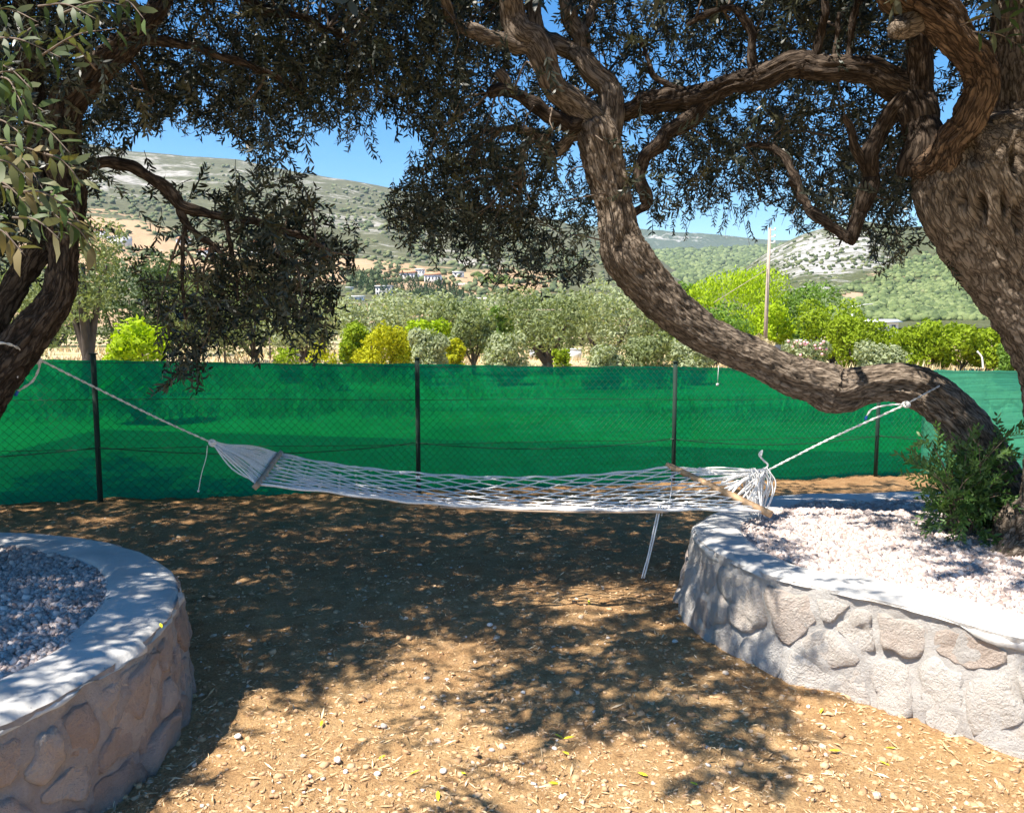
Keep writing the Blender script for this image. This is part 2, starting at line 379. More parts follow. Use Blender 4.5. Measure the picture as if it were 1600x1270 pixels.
def scrub_mat(name, rock, green, earth, rsc, thr, esc):
    m, nt, b = mat(name); L = nt.links; g = geopos(nt)
    n1 = noise(nt, g, rsc, 8, .68, .4); n2 = noise(nt, g, rsc*6, 6, .7)
    rk = attr(nt, 'rock'); ea = attr(nt, 'earth')
    rmask = mmath(nt, 'ADD', mmath(nt, 'MULTIPLY', n1, .75), mmath(nt, 'MULTIPLY', n2, .35))
    rmask = mmath(nt, 'ADD', rmask, mmath(nt, 'MULTIPLY', mmath(nt, 'SUBTRACT', rk, .5), .42))
    r1 = ramp(nt, rmask, [(thr, (0, 0, 0)), (thr+.11, (.9, .9, .9))])
    gc = ramp(nt, n2, [(.3, tuple(x*.6 for x in green)), (.6, green), (.8, tuple(x*1.7 for x in green))])
    rc = ramp(nt, n2, [(.3, tuple(x*.62 for x in rock)), (.62, rock)])
    em = ramp(nt, mmath(nt, 'ADD', ea, mmath(nt, 'MULTIPLY', mmath(nt, 'SUBTRACT', n1, .5), 1.4)), [(.5, (0, 0, 0)), (.6, (1, 1, 1))])
    c = mixc(nt, r1, mixc(nt, em, gc, mixc(nt, n2, earth, tuple(x*.75 for x in earth))), rc)
    L.new(c, b.inputs['Base Color']); b.inputs['Roughness'].default_value = .95; b.inputs['Specular IOR Level'].default_value = .1
    bump(nt, b, mmath(nt, 'ADD', n1, mmath(nt, 'MULTIPLY', n2, .4)), 1., esc); return m
def blob(px, y, cx, cy, sx, sy): return np.exp(-(((px-cx)/sx)**2+((y-cy)/sy)**2))
def build_hill(h, name, m, npx, nt_):
    d = HILLS[h]; px = np.linspace(*d['px'], npx); t = np.linspace(-.03, 1, nt_)
    PX, T = np.meshgrid(px, t); Y_ = hill_y(h, PX, T); D = hill_D(h, T)
    rk = np.zeros_like(PX)+.35; ea = np.zeros_like(PX)
    if h == 'left':
        rk = .36+.32*blob(PX, Y_, 240, 275, 110, 42)+.3*blob(PX, Y_, 560, 350, 90, 16)+.22*blob(PX, Y_, 700, 400, 130, 25)+.15*blob(PX, Y_, 480, 300, 100, 40)-.25*blob(PX, Y_, 250, 345, 160, 22)
        ea = .05+.95*blob(PX, Y_, 150, 385, 150, 55)+.9*blob(PX, Y_, 560, 422, 90, 14)+.9*blob(PX, Y_, 760, 440, 150, 22)+.5*sstep(445, 500, Y_)+.6*blob(PX, Y_, 400, 430, 200, 40)
    if h == 'right':
        rk = .25+.5*blob(PX, Y_, 1270, 405, 120, 42)+.2*blob(PX, Y_, 1330, 375, 60, 25)-.2*sstep(1340, 1500, PX)+.15*blob(PX, Y_, 1450, 370, 60, 10)
        ea = 1.1*blob(PX, Y_, 1322, 463, 26, 7)+.7*blob(PX, Y_, 1380, 430, 60, 10)+.45*blob(PX, Y_, 1550, 495, 60, 15)
    if h == 'far': rk = .3+.35*blob(PX, Y_, 1080, 372, 120, 8)
    V = hill_point(PX, Y_, D)
    n = .5*fbm(V[..., 0]*.012, V[..., 1]*.012, None, 4); amp = (D*.009)*sstep(0, .12, T)
    V[..., 2] += n*amp*.7*(1-.6*sstep(.93, 1, T))
    # back slope
    back = V[-1].copy(); back[:, :2] *= 1.12; back[:, 2] *= .4
    back2 = V[-1].copy(); back2[:, :2] *= 1.4; back2[:, 2] = -.35
    V = np.concatenate([V, back[None], back2[None]]); rk = np.concatenate([rk, rk[-1:], rk[-1:]]); ea = np.concatenate([ea, ea[-1:]*0, ea[-1:]*0])
    idx = np.arange(V.shape[0]*V.shape[1]).reshape(V.shape[:2])
    F = np.stack([idx[:-1, :-1], idx[:-1, 1:], idx[1:, 1:], idx[1:, :-1]], -1).reshape(-1, 4)
    return tag(mk(name, V.reshape(-1, 3), F, m, smooth=True, at={'rock': rk.ravel(), 'earth': ea.ravel()}), kind='structure')
build_hill('left', 'hill', scrub_mat('scrub_hillside', (.43, .4, .355), (.12, .122, .066), (.46, .31, .18), .018, .57, 3.), 420, 130)
build_hill('right', 'hill', scrub_mat('rocky_hillside', (.54, .51, .49), (.11, .12, .055), (.5, .34, .22), .045, .56, 3.), 360, 110)
build_hill('middle', 'hill', scrub_mat('wooded_hillside', (.45, .42, .36), (.10, .125, .055), (.4, .32, .2), .015, .66, 3.), 200, 60)
build_hill('far', 'hill', scrub_mat('distant_ridge', (.6, .56, .52), (.09, .12, .075), (.4, .32, .2), .008, .60, 5.), 200, 50)
# bushes and trees that dot the slopes
def icosa():
    t = (1+5**.5)/2; v = np.array([(-1, t, 0), (1, t, 0), (-1, -t, 0), (1, -t, 0), (0, -1, t), (0, 1, t), (0, -1, -t), (0, 1, -t), (t, 0, -1), (t, 0, 1), (-t, 0, -1), (-t, 0, 1)], float)
    f = np.array([(0, 11, 5), (0, 5, 1), (0, 1, 7), (0, 7, 10), (0, 10, 11), (1, 5, 9), (5, 11, 4), (11, 10, 2), (10, 7, 6), (7, 1, 8), (3, 9, 4), (3, 4, 2), (3, 2, 6), (3, 6, 8), (3, 8, 9), (4, 9, 5), (2, 4, 11), (6, 2, 10), (8, 6, 7), (9, 8, 1)])
    return v/np.linalg.norm(v[0]), f
IV, IF_ = icosa()
def scatter(name, C, S, m, squash=.8, up=.5, jit=.35, kind='stuff', smooth=True):
    n = len(C); J = 1+jit*RS.uniform(-1, 1, (n, 12, 1)); V = IV[None]*J*S[:, None, None]*np.array([1, 1, squash])
    V[..., 2] += (S*squash*up)[:, None]
    a = RS.uniform(0, 2*math.pi, n); c, s = np.cos(a)[:, None], np.sin(a)[:, None]
    x = V[..., 0]*c-V[..., 1]*s; y = V[..., 0]*s+V[..., 1]*c; V[..., 0] = x; V[..., 1] = y
    V += C[:, None]; F = (IF_[None]+12*np.arange(n)[:, None, None]).reshape(-1, 3)
    return tag(mk(name, V.reshape(-1, 3), F, m, smooth=smooth, at={'tint': np.repeat(RS.rand(n), 12)}), kind=kind)
M['scrub'] = m_tint('hill_scrub', [(0., (.05, .07, .03)), (.5, (.10, .13, .05)), (1., (.19, .2, .09))], .95, .5, .6, .5)
M['forest'] = m_tint('hill_forest', [(0., (.055, .085, .03)), (.5, (.11, .15, .05)), (1., (.19, .23, .09))], .95, .8, .5, .5)
def slope_scatter(h, n, pxr, tr, sz, name, m, keep=None, squash=.8):
    px = RS.uniform(*pxr, n*3); t = RS.uniform(*tr, n*3); y = hill_y(h, px, t)
    k = np.ones(n*3, bool) if keep is None else keep(px, y); px, t = px[k][:n], t[k][:n]
    C = hill_xyz(h, px, t); D = C[:, 1]; S = RS.uniform(.6, 1.3, len(px))*sz*(.5+D/900.)
    C[:, 2] -= .2*S; scatter(name, C, S, m, squash)
slope_scatter('left', 5200, (-300, 1020), (.12, .97), 1.7, 'hillside_scrub', M['scrub'], lambda x, y: (vn(x*.03, y*.08)+.45*RS.rand(len(x)) > -.05-.0) & (blob(x, y, 240, 275, 90, 30) < .5))
slope_scatter('right', 6500, (1200, 1720), (.05, .95), 1.45, 'hillside_wood', M['forest'], lambda x, y: (y > interp([(1100, 470), (1250, 470), (1350, 440), (1420, 405), (1500, 372), (1800, 370)], x)) & (blob(x, y, 1322, 463, 26, 7) < .3), .95)
slope_scatter('right', 800, (1150, 1450), (.3, .97), 1.2, 'hillside_scrub', M['scrub'], None)
slope_scatter('middle', 5000, (900, 1320), (.4, .99), 2.7, 'hillside_wood', M['forest'], None, .9)

# ============================================================ HOUSES
M['white_wall'] = m_plain('white_render', (.8, .78, .74), .8, .08, 1.)
M['stone_wall'] = m_plain('grey_stone_wall', (.55, .53, .52), .9, .2, 2.)
M['tile'] = m_plain('orange_roof_tile', (.55, .26, .14), .8, .2, 3.)
M['grey_roof'] = m_plain('grey_roof', (.5, .5, .5), .7, .15, 1.)
M['window'] = m_plain('dark_glass', (.05, .06, .08), .2, .2, 1.)
M['white_metal'] = m_plain('white_sheet', (.8, .8, .8), .4, .05, 1.)
M['dark_cloth'] = m_plain('charcoal_tarpaulin', (.05, .055, .065), .8, .2, 3.)
M['wall_earth'] = m_plain('pale_terrace_wall', (.62, .54, .46), .9, .2, 1.)
def house(h, px, y, wpx, hpx, label, roof='gable', wall='white_wall', rot=0., nw=4, fl=2, D=None, depth=.6, rm='tile', tower=None):
    if h: t = hill_at(h, px, y); D = float(hill_D(h, t)); c = hill_point(float(px), float(y), D)
    else: c = P(px, y, D)
    s = D/FPX; w = wpx*s; H = hpx*s; d = w*depth
    r = empty('house', c, label, 'house', 'houses on the slopes'); r.rotation_euler = (0, 0, rot)
    b = MB(); b.box((0, 0, H/2-1), (w, d, H+2)); b.out('wall', M[wall], r, local=True)
    if roof == 'gable':
        rh = .28*d; e = .35
        q = np.array([(-w/2-e, -d/2-e, H+.02), (w/2+e, -d/2-e, H+.02), (w/2+e, d/2+e, H+.02), (-w/2-e, d/2+e, H+.02), (-w/2-e+d*.2, 0, H+rh), (w/2+e-d*.2, 0, H+rh)])
        mk('roof', q, [np.array([[0, 1, 5, 4], [2, 3, 4, 5], [0, 3, 2, 1]]), np.array([[1, 2, 5], [3, 0, 4]])], M[rm], r)
    else:
        b = MB(); b.box((0, 0, H+.2), (w+.5, d+.5, .4)); b.out('roof', M[rm], r, local=True)
    fh = H/fl
    for f_ in range(fl):
        for i in range(nw):
            x = -w/2+(i+.5)*w/nw; b = MB(); b.box((x, -d/2-.03, (f_+.5)*fh), (w/nw*.38, .12, fh*.5)); b.out('window', M['window'], r, local=True)
    return r
house('left', 641, 436, 27, 8, 'long white house with orange tiled roof, left end of the row above the dark wood', nw=5, fl=1)
house('left', 658, 438, 14, 15, 'tall white flat-roofed block in the middle of the hillside row', roof='flat', rm='white_wall', nw=3)
house('left', 678, 440, 26, 9, 'white house with orange roof at the right end of the hillside row', nw=5, fl=1)
house('left', 717, 432, 17, 5, 'low white shed with flat roof on the slope right of the white row', roof='flat', rm='white_metal', nw=2, fl=1)
house('left', 602, 462, 23, 13, 'grey stone two-storey house below the dark wood', wall='stone_wall', rm='stone_wall', roof='flat', nw=4, rot=-.2)
house('left', 559, 472, 22, 7, 'low white house left of the grey stone house', roof='flat', rm='white_metal', nw=3, fl=1)
house('left', 549, 456, 10, 5, 'small white hut above the low white house', roof='flat', rm='grey_roof', nw=1, fl=1)
house('left', 196, 385, 30, 12, 'white two-storey house on the orange slope, seen past the hanging left leaves', roof='flat', rm='white_wall', nw=4)
house('left', 168, 374, 18, 10, 'small cream house above the white house at far left', nw=2)
house('left', 295, 385, 20, 9, 'white house with orange roof behind the arching olive branch', nw=2, fl=1)
house('left', 330, 402, 26, 8, 'broad white house with orange roof low behind the left olive leaves', nw=3, fl=1)
house('left', 415, 400, 30, 18, 'pale house with orange roof behind the dense left foliage', nw=3)
house('left', 497, 412, 14, 14, 'narrow white house glimpsed at the right edge of the left foliage', roof='flat', rm='white_wall', nw=2)
house(None, 1377, 519, 44, 15, 'white-roofed shed rising behind the bright citrus hedge', D=80, nw=3, fl=1, rm='white_metal', depth=.4)
for (px, y, wp, lab) in ((748, 470, 62, 'long pale terrace wall below the brown slope'), (770, 477, 55, 'lower pale terrace wall on the hillside'), (723, 448, 20, 'short pale terrace wall above the long ones')):
    t = hill_at('left', px, y); D = float(hill_D('left', t)); c = hill_point(float(px), float(y), D); s = D/FPX
    b = MB(); n = 8
    for i in range(n): b.box((( i-n/2+.5)*wp*s/n, .3*math.sin(i), 1.2*s*1.6+.1*random.random()), (wp*s/n*1.0, .7, 5*s))
    o = mk('terrace_wall', np.concatenate(b.V), np.concatenate(b.F[4]), M['wall_earth']); o.location = [float(v) for v in c]
    tag(o, lab, 'wall', 'terrace walls on the hill')

# ============================================================ BACKGROUND TREES
def bg(name, top, under, warm=None, tr=.3): M[name] = m_leaf(name, top, under, tr, .7, .4, warm, .1)
bg('citrus_leaf', (.2, .28, .01), (.24, .32, .03), (.36, .42, .012)); bg('yellow_leaf', (.38, .38, .012), (.4, .42, .03), (.5, .42, .01))
bg('silver_leaf', (.24, .28, .14), (.4, .43, .28)); bg('grove_leaf', (.15, .185, .07), (.28, .32, .17))
bg('bright_leaf', (.30, .42, .008), (.32, .42, .03), (.42, .52, .012)); bg('dark_leaf', (.045, .075, .025), (.08, .11, .05))
bg('dry_leaf', (.42, .35, .2), (.5, .42, .26)); bg('fresh_leaf', (.11, .2, .025), (.17, .27, .06))
M['far_trunk'] = m_plain('grove_trunk', (.07, .052, .04), .9, .3, 6)
M['pink'] = m_plain('pink_petal', (.8, .4, .42), .6, .2, 5)
def leafcloud(blobs, n, ls, seed, shell=.55, upright=0.):
    r = np.random.RandomState(seed); vol = np.array([b[3]*b[4]*b[5] for b in blobs])**(2/3.); k = r.choice(len(blobs), n, p=vol/vol.sum())
    B = np.array([b[:6] for b in blobs])[k]
    d = r.normal(size=(n, 3)); d /= np.linalg.norm(d, axis=1)[:, None]; rad = shell+(1-shell)*r.rand(n)**.6
    lump = 1+.22*vn(d[:, 0]*2.6+k*3.1, d[:, 1]*2.6, d[:, 2]*2.6)+.1*vn(d[:, 0]*7+k, d[:, 1]*7, d[:, 2]*7)
    C = B[:, :3]+d*B[:, 3:]*(rad*lump)[:, None]
    nrm = d*.8+r.normal(size=(n, 3))*.75; nrm /= np.linalg.norm(nrm, axis=1)[:, None]
    ax = np.cross(nrm, r.normal(size=(n, 3))+np.array([0, 0, 0])); ax /= np.linalg.norm(ax, axis=1)[:, None]
    if upright: ax = ax*(1-upright)+np.array([0, 0, 1.])*upright
    bx = np.cross(nrm, ax); s = ls*r.uniform(.6, 1.4, n)[:, None]
    V = np.stack([C-ax*s, C+bx*s*.42, C+ax*s, C-bx*s*.42], 1).reshape(-1, 3)
    F = np.arange(4*n).reshape(n, 4); tint = np.clip(.5+.3*vn(C[:, 0]*1.3/ls*.12, C[:, 1]*1.3/ls*.12, C[:, 2]*1.3/ls*.12)+r.normal(0, .18, n), 0, 1)
    return V, F, np.repeat(tint, 4)
TS = [100]
def bgtree(px, ytop, D, wpx, leaf, label, cat='tree', name='olive_tree', n=3800, nb=8, ls=None, gap=.12, upright=0., trunk=True, group='trees and bushes in the field behind the fence', squash=1., extra=None, tr_=None, main=.72):
    D = D*.8 if D < 63 else D; TS[0] += 1; r = np.random.RandomState(TS[0]); base = P(px, 505, D); base[2] = -.32; w = 1.12*wpx*D/FPX/2
    top = P(px, ytop, D)[2]; H = top-base[2]; root = empty(name, base, label, cat, group)
    cz = H*gap; ch = (H-cz)/2; bl = []
    bl.append((0, 0, cz+ch, w*main, w*main*.85, ch*.9))
    for i in range(nb):
        a = i*2.399; q = .55*w; z = cz+ch*(1+.62*math.sin(i*1.7+TS[0])); rs = w*r.uniform(.3, .46)
        bl.append((math.cos(a)*q*r.uniform(.8, 1.15), math.sin(a)*q*.8, z, rs, rs, min(rs, ch*.6)*squash))
    V, F, t = leafcloud(bl, n, 1.25*(ls or max(.045, D*.0021)), TS[0], .5, upright)
    V[:, 2] = np.maximum(V[:, 2], .02)
    mk('crown', V, F, M[leaf], root, at={'tint': t})
    if trunk:
        tr = (tr_ or .06)*w; mb = MB(); mb.tube([(0, 0, -.1), (.05*w, 0, cz*.6), (-.02*w, 0, cz+ch*.4)], [tr*1.5, tr, tr*.7], 7, sub=.15)
        for i in range(4):
            a = i*1.6+r.rand(); mb.tube([(.04*w, 0, cz*.5), (math.cos(a)*w*.25, math.sin(a)*w*.2, cz+ch*.3), (math.cos(a)*w*.5, math.sin(a)*w*.4, cz+ch*1.1)], [tr*.8, tr*.5, tr*.2], 5, sub=.3)
        mb.out('trunk', M['far_trunk'], root, local=True, smooth=True)
    if extra == 'pink':
        mb = MB()
        for i in range(60):
            a = r.rand()*6.28; q = w*r.uniform(.2, .9); mb.add(IV*.05+np.array([math.cos(a)*q, -abs(math.sin(a))*q, r.uniform(.2, H)]), IF_)
        tag(mb.out('blossom', M['pink'], root, local=True), kind='stuff')
    return root
T_ = bgtree
T_(25, 395, 34, 150, 'grove_leaf', 'olive tree at the far left behind the two leaning trunks')
T_(132, 335, 27, 130, 'grove_leaf', 'olive tree with thick dark trunk rising just behind the left fence post', n=4200, tr_=.13, gap=.4)
T_(205, 385, 46, 150, 'dark_leaf', 'dark green tree behind the yellow-green shrub', gap=.05)
T_(210, 484, 20, 112, 'bright_leaf', 'vivid yellow-green shrub directly behind the fence near the left post', 'shrub', 'shrub', gap=.02, n=3400, ls=.055)
T_(265, 400, 62, 150, 'dark_leaf', 'darker tall tree far behind the hanging left foliage', gap=.02)
T_(345, 455, 75, 190, 'silver_leaf', 'wide pale olive far back, left of the pair under the hanging foliage', gap=.0)
T_(455, 462, 78, 190, 'silver_leaf', 'wide pale olive far back, right of the pair under the hanging foliage', gap=.0)
T_(80, 430, 70, 160, 'grove_leaf', 'wide olive far back between the left trunk and the fence post', gap=.0)
T_(800, 470, 72, 150, 'silver_leaf', 'pale olive far behind the dark fresh-green tree', gap=.0)
T_(900, 462, 74, 150, 'grove_leaf', 'olive far back between the large forked olive and the broad silvery one', gap=.0)
T_(300, 420, 48, 150, 'grove_leaf', 'olive tree hidden behind the middle of the hanging left foliage')
T_(392, 430, 52, 150, 'grove_leaf', 'olive tree behind the right half of the hanging left foliage')
T_(470, 462, 47, 120, 'silver_leaf', 'pale olive tree just right of the hanging left foliage')
T_(575, 468, 60, 130, 'silver_leaf', 'pale olive tree behind the yellow citrus trees, left one of three', gap=.1)
T_(645, 460, 64, 140, 'silver_leaf', 'pale olive tree behind the yellow citrus trees, tallest and middle of three', gap=.1)
T_(715, 466, 62, 120, 'grove_leaf', 'dull green olive tree behind the yellow citrus trees, right one of three', gap=.1)
T_(556, 503, 40, 62, 'citrus_leaf', 'green citrus tree left of the yellowest citrus', gap=.15, name='citrus_tree')
T_(600, 507, 36, 86, 'yellow_leaf', 'citrus tree with the yellowest foliage in the orchard', gap=.15, name='citrus_tree', n=3600)
T_(636, 516, 38, 56, 'yellow_leaf', 'small yellow citrus between the yellowest one and the silvery bush', gap=.18, name='citrus_tree')
T_(668, 508, 33, 66, 'silver_leaf', 'silvery young olive in front of the yellow citrus, just right of the second fence post', gap=.12)
T_(672, 497, 46, 74, 'bright_leaf', 'bright green tree top behind the silvery young olive', gap=.1, name='citrus_tree')
T_(706, 527, 36, 42, 'yellow_leaf', 'small green and orange citrus right of the silvery young olive', gap=.15, name='citrus_tree')
T_(738, 480, 40, 86, 'grove_leaf', 'airy yellow-green tree with a straight bare stem', gap=.25, name='field_tree')
T_(778, 474, 58, 60, 'fresh_leaf', 'dark fresh-green tree between the airy tree and the large olive', name='field_tree', gap=.1)
T_(792, 515, 33, 80, 'silver_leaf', 'loose silvery bush left of the large olive trunk', 'bush', 'bush', gap=.02)
T_(852, 447, 41, 160, 'grove_leaf', 'large olive tree with forked trunk in the middle of the field', n=4600, gap=.22, tr_=.09)
T_(878, 541, 36, 30, 'citrus_leaf', 'little round citrus bush beside the large olive trunk', 'bush', 'bush', gap=.05, n=900)
T_(950, 447, 50, 160, 'silver_leaf', 'broad silvery olive right of the large forked olive', n=4200, gap=.1)
T_(1030, 462, 54, 130, 'grove_leaf', 'olive tree behind the bend of the central leaning trunk', gap=.1)
T_(945, 538, 31, 66, 'silver_leaf', 'low silvery bush left of the third fence post', 'bush', 'bush', gap=.02)
T_(1012, 518, 31, 84, 'grove_leaf', 'grey-green bush right behind the third fence post', 'bush', 'bush', gap=.02)
T_(1080, 530, 33, 70, 'silver_leaf', 'silvery bush below the central leaning trunk', 'bush', 'bush', gap=.02)
T_(1062, 432, 62, 70, 'fresh_leaf', 'fresh green tree left of the bright dome-shaped tree', name='field_tree', gap=.1)
T_(1143, 411, 56, 160, 'bright_leaf', 'bright lime-green dome-shaped tree left of the utility pole', name='dome_tree', n=15000, nb=6, gap=.05, main=.92, squash=.8, upright=.45, ls=.085)
T_(1115, 478, 44, 130, 'fresh_leaf', 'leafy green tree in front of the bright dome-shaped tree', name='field_tree', n=3400, gap=.1)
T_(1205, 470, 52, 80, 'bright_leaf', 'lime green tree just right of the utility pole', name='field_tree', n=2600, gap=.1)
T_(1248, 440, 58, 110, 'fresh_leaf', 'tall mid-green tree right of the utility pole', name='field_tree', n=3600, gap=.1)
T_(1300, 468, 50, 110, 'citrus_leaf', 'tall citrus tree at the left end of the orchard hedge', name='citrus_tree', n=3600, gap=.06)
for px, yt, w, lab in ((1340, 489, 84, 'second citrus tree from the left of the orchard hedge'), (1402, 513, 90, 'citrus tree right of the white-roofed shed'), (1452, 499, 84, 'citrus tree in the middle of the orchard hedge'), (1503, 502, 84, 'citrus tree behind the white bent pipe'), (1553, 505, 84, 'citrus tree beside the left edge of the big right trunk'), (1605, 508, 84, 'citrus tree half hidden by the big right trunk')):
    T_(px, yt, 43, w, 'citrus_leaf', lab, name='citrus_tree', n=3600, gap=.04, nb=8)
T_(1375, 532, 32, 80, 'silver_leaf', 'silvery bush in front of the orchard hedge', 'bush', 'bush', gap=.02)
T_(1262, 532, 33, 72, 'silver_leaf', 'oleander bush with pink blossoms right of the dark tent', 'bush', 'oleander_bush', gap=.02, extra='pink')
T_(1182, 522, 40, 56, 'dry_leaf', 'dry straw-coloured bush at the foot of the utility pole', 'bush', 'bush', gap=.02)
T_(1590, 530, 30, 60, 'fresh_leaf', 'fresh green bush tucked against the big right trunk', 'bush', 'bush', gap=.02)
T_(500, 535, 30, 60, 'yellow_leaf', 'low yellowish bush right of the hanging left foliage', 'bush', 'bush', gap=.02, n=1200)
T_(445, 540, 34, 50, 'citrus_leaf', 'small bright weed bush under the left foliage', 'bush', 'bush', gap=.02, n=900)
# conifers on the slope
def conifer(px, y, hpx, wpx, root=None, MBx=None):
    t = hill_at('left', px, y); D = float(hill_D('left', t)); c = hill_point(float(px), float(y), D); s = D/FPX; H = hpx*s; w = wpx*s/2
    n = 160; z = RS.rand(n)**1.3; a = RS.rand(n)*6.28; rad = w*(1-z)**.8*RS.uniform(.6, 1.15, n)
    C = np.c_[np.cos(a)*rad, np.sin(a)*rad, z*H]; l = H*.055
    d = RS.normal(size=(n, 3)); d[:, 2] += 1.; d /= np.linalg.norm(d, axis=1)[:, None]; e = np.cross(d, RS.normal(size=(n, 3))); e /= np.linalg.norm(e, axis=1)[:, None]
    V = np.stack([C-d*l, C+e*l*.6, C+d*l, C-e*l*.6], 1).reshape(-1, 3); F = np.arange(4*n).reshape(n, 4)
    core_V, core_F, _ = tube([(0, 0, -1), (0, 0, H*.3), (0, 0, H*.95)], [w*.8, w*.6, w*.05], 7)
    return c, V, F, core_V, core_F
bg('conifer_leaf', (.06, .095, .045), (.08, .12, .06), None, .1)
mb = MB()
for i in range(110):
    px = RS.uniform(545, 735); lo = np.interp(px, [545, 600, 660, 735], [447, 462, 466, 474]); hi = np.interp(px, [545, 600, 660, 735], [430, 430, 444, 462])
    y = RS.uniform(hi+4, lo+3); c, V, F, cV, cF = conifer(px, y, RS.uniform(14, 22), RS.uniform(9, 14)); a = random.random(); mb.add(V+c, F, a)
tag(mb.out('conifer_wood', M['conifer_leaf']), kind='stuff')
for px, y, hh, ww, lab in ((697, 470, 28, 6, 'slim dark cypress at the right edge of the hillside wood'), (710, 474, 30, 14, 'broad dark conifer right of the slim cypress'), (724, 476, 27, 9, 'dark conifer, second from the right end of the wood'), (737, 478, 20, 12, 'squat dark conifer at the right end of the wood'), (752, 480, 14, 6, 'lone small conifer by the long terrace wall'), (566, 454, 22, 4, 'thin cypress left of the hillside wood'), (623, 432, 17, 9, 'pointed conifer just left of the long white house'), (611, 430, 16, 9, 'pointed conifer left of the one by the white house')):
    c, V, F, cV, cF = conifer(px, y, hh, ww); r = empty('conifer', c, lab, 'tree', 'conifers on the hillside')
    mk('crown', V, F, M['conifer_leaf'], r, at={'tint': np.full(len(V), .4)}); mk('trunk', cV*np.array([.3, .3, .8]), cF, M['far_trunk'], r)
for px, y, w, lab in ((748, 438, 16, 'round green tree left of the pair on the brown slope'), (766, 444, 22, 'broad round tree on the brown slope'), (790, 446, 20, 'round tree right of the broad one on the brown slope'), (773, 468, 24, 'grey-green tree above the lower terrace wall'), (736, 449, 10, 'small lime tree on the brown slope')):
    t = hill_at('left', px, y); D = float(hill_D('left', t)); c = hill_point(float(px), float(y), D); s = D/FPX; w_ = w*s/2
    r = empty('hillside_tree', c, lab, 'tree', 'round trees on the hillside')
    V, F, tt = leafcloud([(0, 0, w_*.7, w_, w_, w_*.75), (w_*.4, 0, w_*.5, w_*.6, w_*.6, w_*.5)], 500, w_*.12, int(px)); mk('crown', V, F, M['fresh_leaf' if w != 24 else 'grove_leaf'], r, at={'tint': tt})
    V, F, _ = tube([(0, 0, -1), (0, 0, w_*.5)], w_*.1, 6); mk('trunk', V, F, M['far_trunk'], r)

# dry grass and weeds in the field
M['drygrass'] = m_tint('dry_grass', [(0., (.45, .3, .12)), (.5, (.66, .52, .27)), (.85, (.72, .62, .38)), (1., (.3, .36, .08))], .8, 0)
def grass(name, n, xr, dr, hh, m, green=0.):
    D = RS.uniform(dr[0], dr[1], n); px = RS.uniform(*xr, n); x = (px-800)/FPX*D; y = D
    k = fbm(x*.3, y*.3, None, 3) > -.35; x, y, D = x[k], y[k], D[k]; n = len(x)
    h = hh*RS.uniform(.4, 1.2, n)*(.7+.5*vn(x*.5, y*.5)); a = RS.uniform(-.5, .5, (n, 2))*h[:, None]; w = .0009*D+.004; th = RS.uniform(0, 3.14, n)
    B = np.c_[x, y, np.full(n, -.36)]; dw = np.c_[np.cos(th)*w, np.sin(th)*w, 0*w]; Tt = B+np.c_[a, h]
    V = np.stack([B-dw, B+dw, Tt], 1).reshape(-1, 3); tt = np.clip(RS.rand(n)*.75+green*RS.rand(n)+.15*vn(x*.4, y*.4), 0, 1)
    tag(mk(name, V, np.arange(3*n).reshape(n, 3), m, at={'tint': np.repeat(tt, 3)}), kind='stuff')
grass('dry_grass', 26000, (-150, 1700), (16, 60), .55, M['drygrass'], .35)
grass('dry_grass', 9000, (60, 640), (17, 34), .7, M['drygrass'], .1)

# far fence posts, pole, tent and clutter in the field
r = empty('utility_pole', P(1196, 505, 38), 'weathered wooden utility pole standing before the bright dome-shaped tree', 'pole'); r.location.z = -.4
pb = np.array(r.location); tp = P(1203, 356, 38); bt = P(1195, 540, 38)
M['pole'] = m_plain('pole_wood', (.42, .33, .26), .85, .2, 5)
V, F, _ = tube([(bt-pb)*np.array([1, 1, 0]), tp-pb], [.1, .065], 10); mk('shaft', V, F, M['pole'], r)
for q in (.05, .2, .33, .5):
    c = (tp-pb)*(1-q*.32); mb = MB(); mb.tube([c+[.05, -.05, 0], c+[.24, -.05, 0]], .02, 6); mb.tube([c+[.22, -.05, -.02], c+[.22, -.05, .1]], [.045, .03], 8); mb.out('insulator', M['white_metal'], r, local=True)
mb = MB(); mb.tube([tp-pb-[0, 0, 1.8], P(1115, 473, 36)-pb], .014, 4); mb.out('guy_wire', M['pole'], r, local=True)
mb = MB(); A_, B_ = P(1200, 400, 60), P(455, 452, 62); A_ = P(1125, 481, 66)
mb.tube([A_, (P(800, 484, 66)), P(600, 476, 66), P(455, 468, 66), P(100, 445, 66)], .03, 4, sub=3.)
o = mb.out('power_line', M['pole']); tag(o, 'thin pale overhead cable crossing in front of the hillside houses', 'cable')
r = empty('small_pole', P(1331, 505, 120), 'small thin lamp pole rising above the citrus hedge', 'pole'); r.location.z = -.3
V, F, _ = tube([(0, 0, 0), (0, 0, P(1331, 478, 120)[2]+.3)], .12, 8); mk('shaft', V, F, M['white_metal'], r)
V, F, _ = tube([(0, 0, 4.1), (1.6, 0, 4.6), (2.9, 0, 4.7)], .05, 6); mk('lamp_arm', V, F, M['white_metal'], r)
r = empty('tent', P(1218, 505, 38), 'charcoal tarpaulin tent with white side near the oleander', 'tent'); r.location.z = -.3
q = [(-.7, 0, .5), (-.55, .8, .5), (.1, .1, .95), (-.6, .1, 1.02), (.55, -.1, .3), (.4, .9, .4), (-.1, .9, .95)]
q = [(-.55, 0, .35), (.62, 0, .3), (.25, 0, .95), (-.42, 0, 1.0), (-.55, 1., .35), (.62, 1., .3), (.25, 1., .95), (-.42, 1., 1.)]
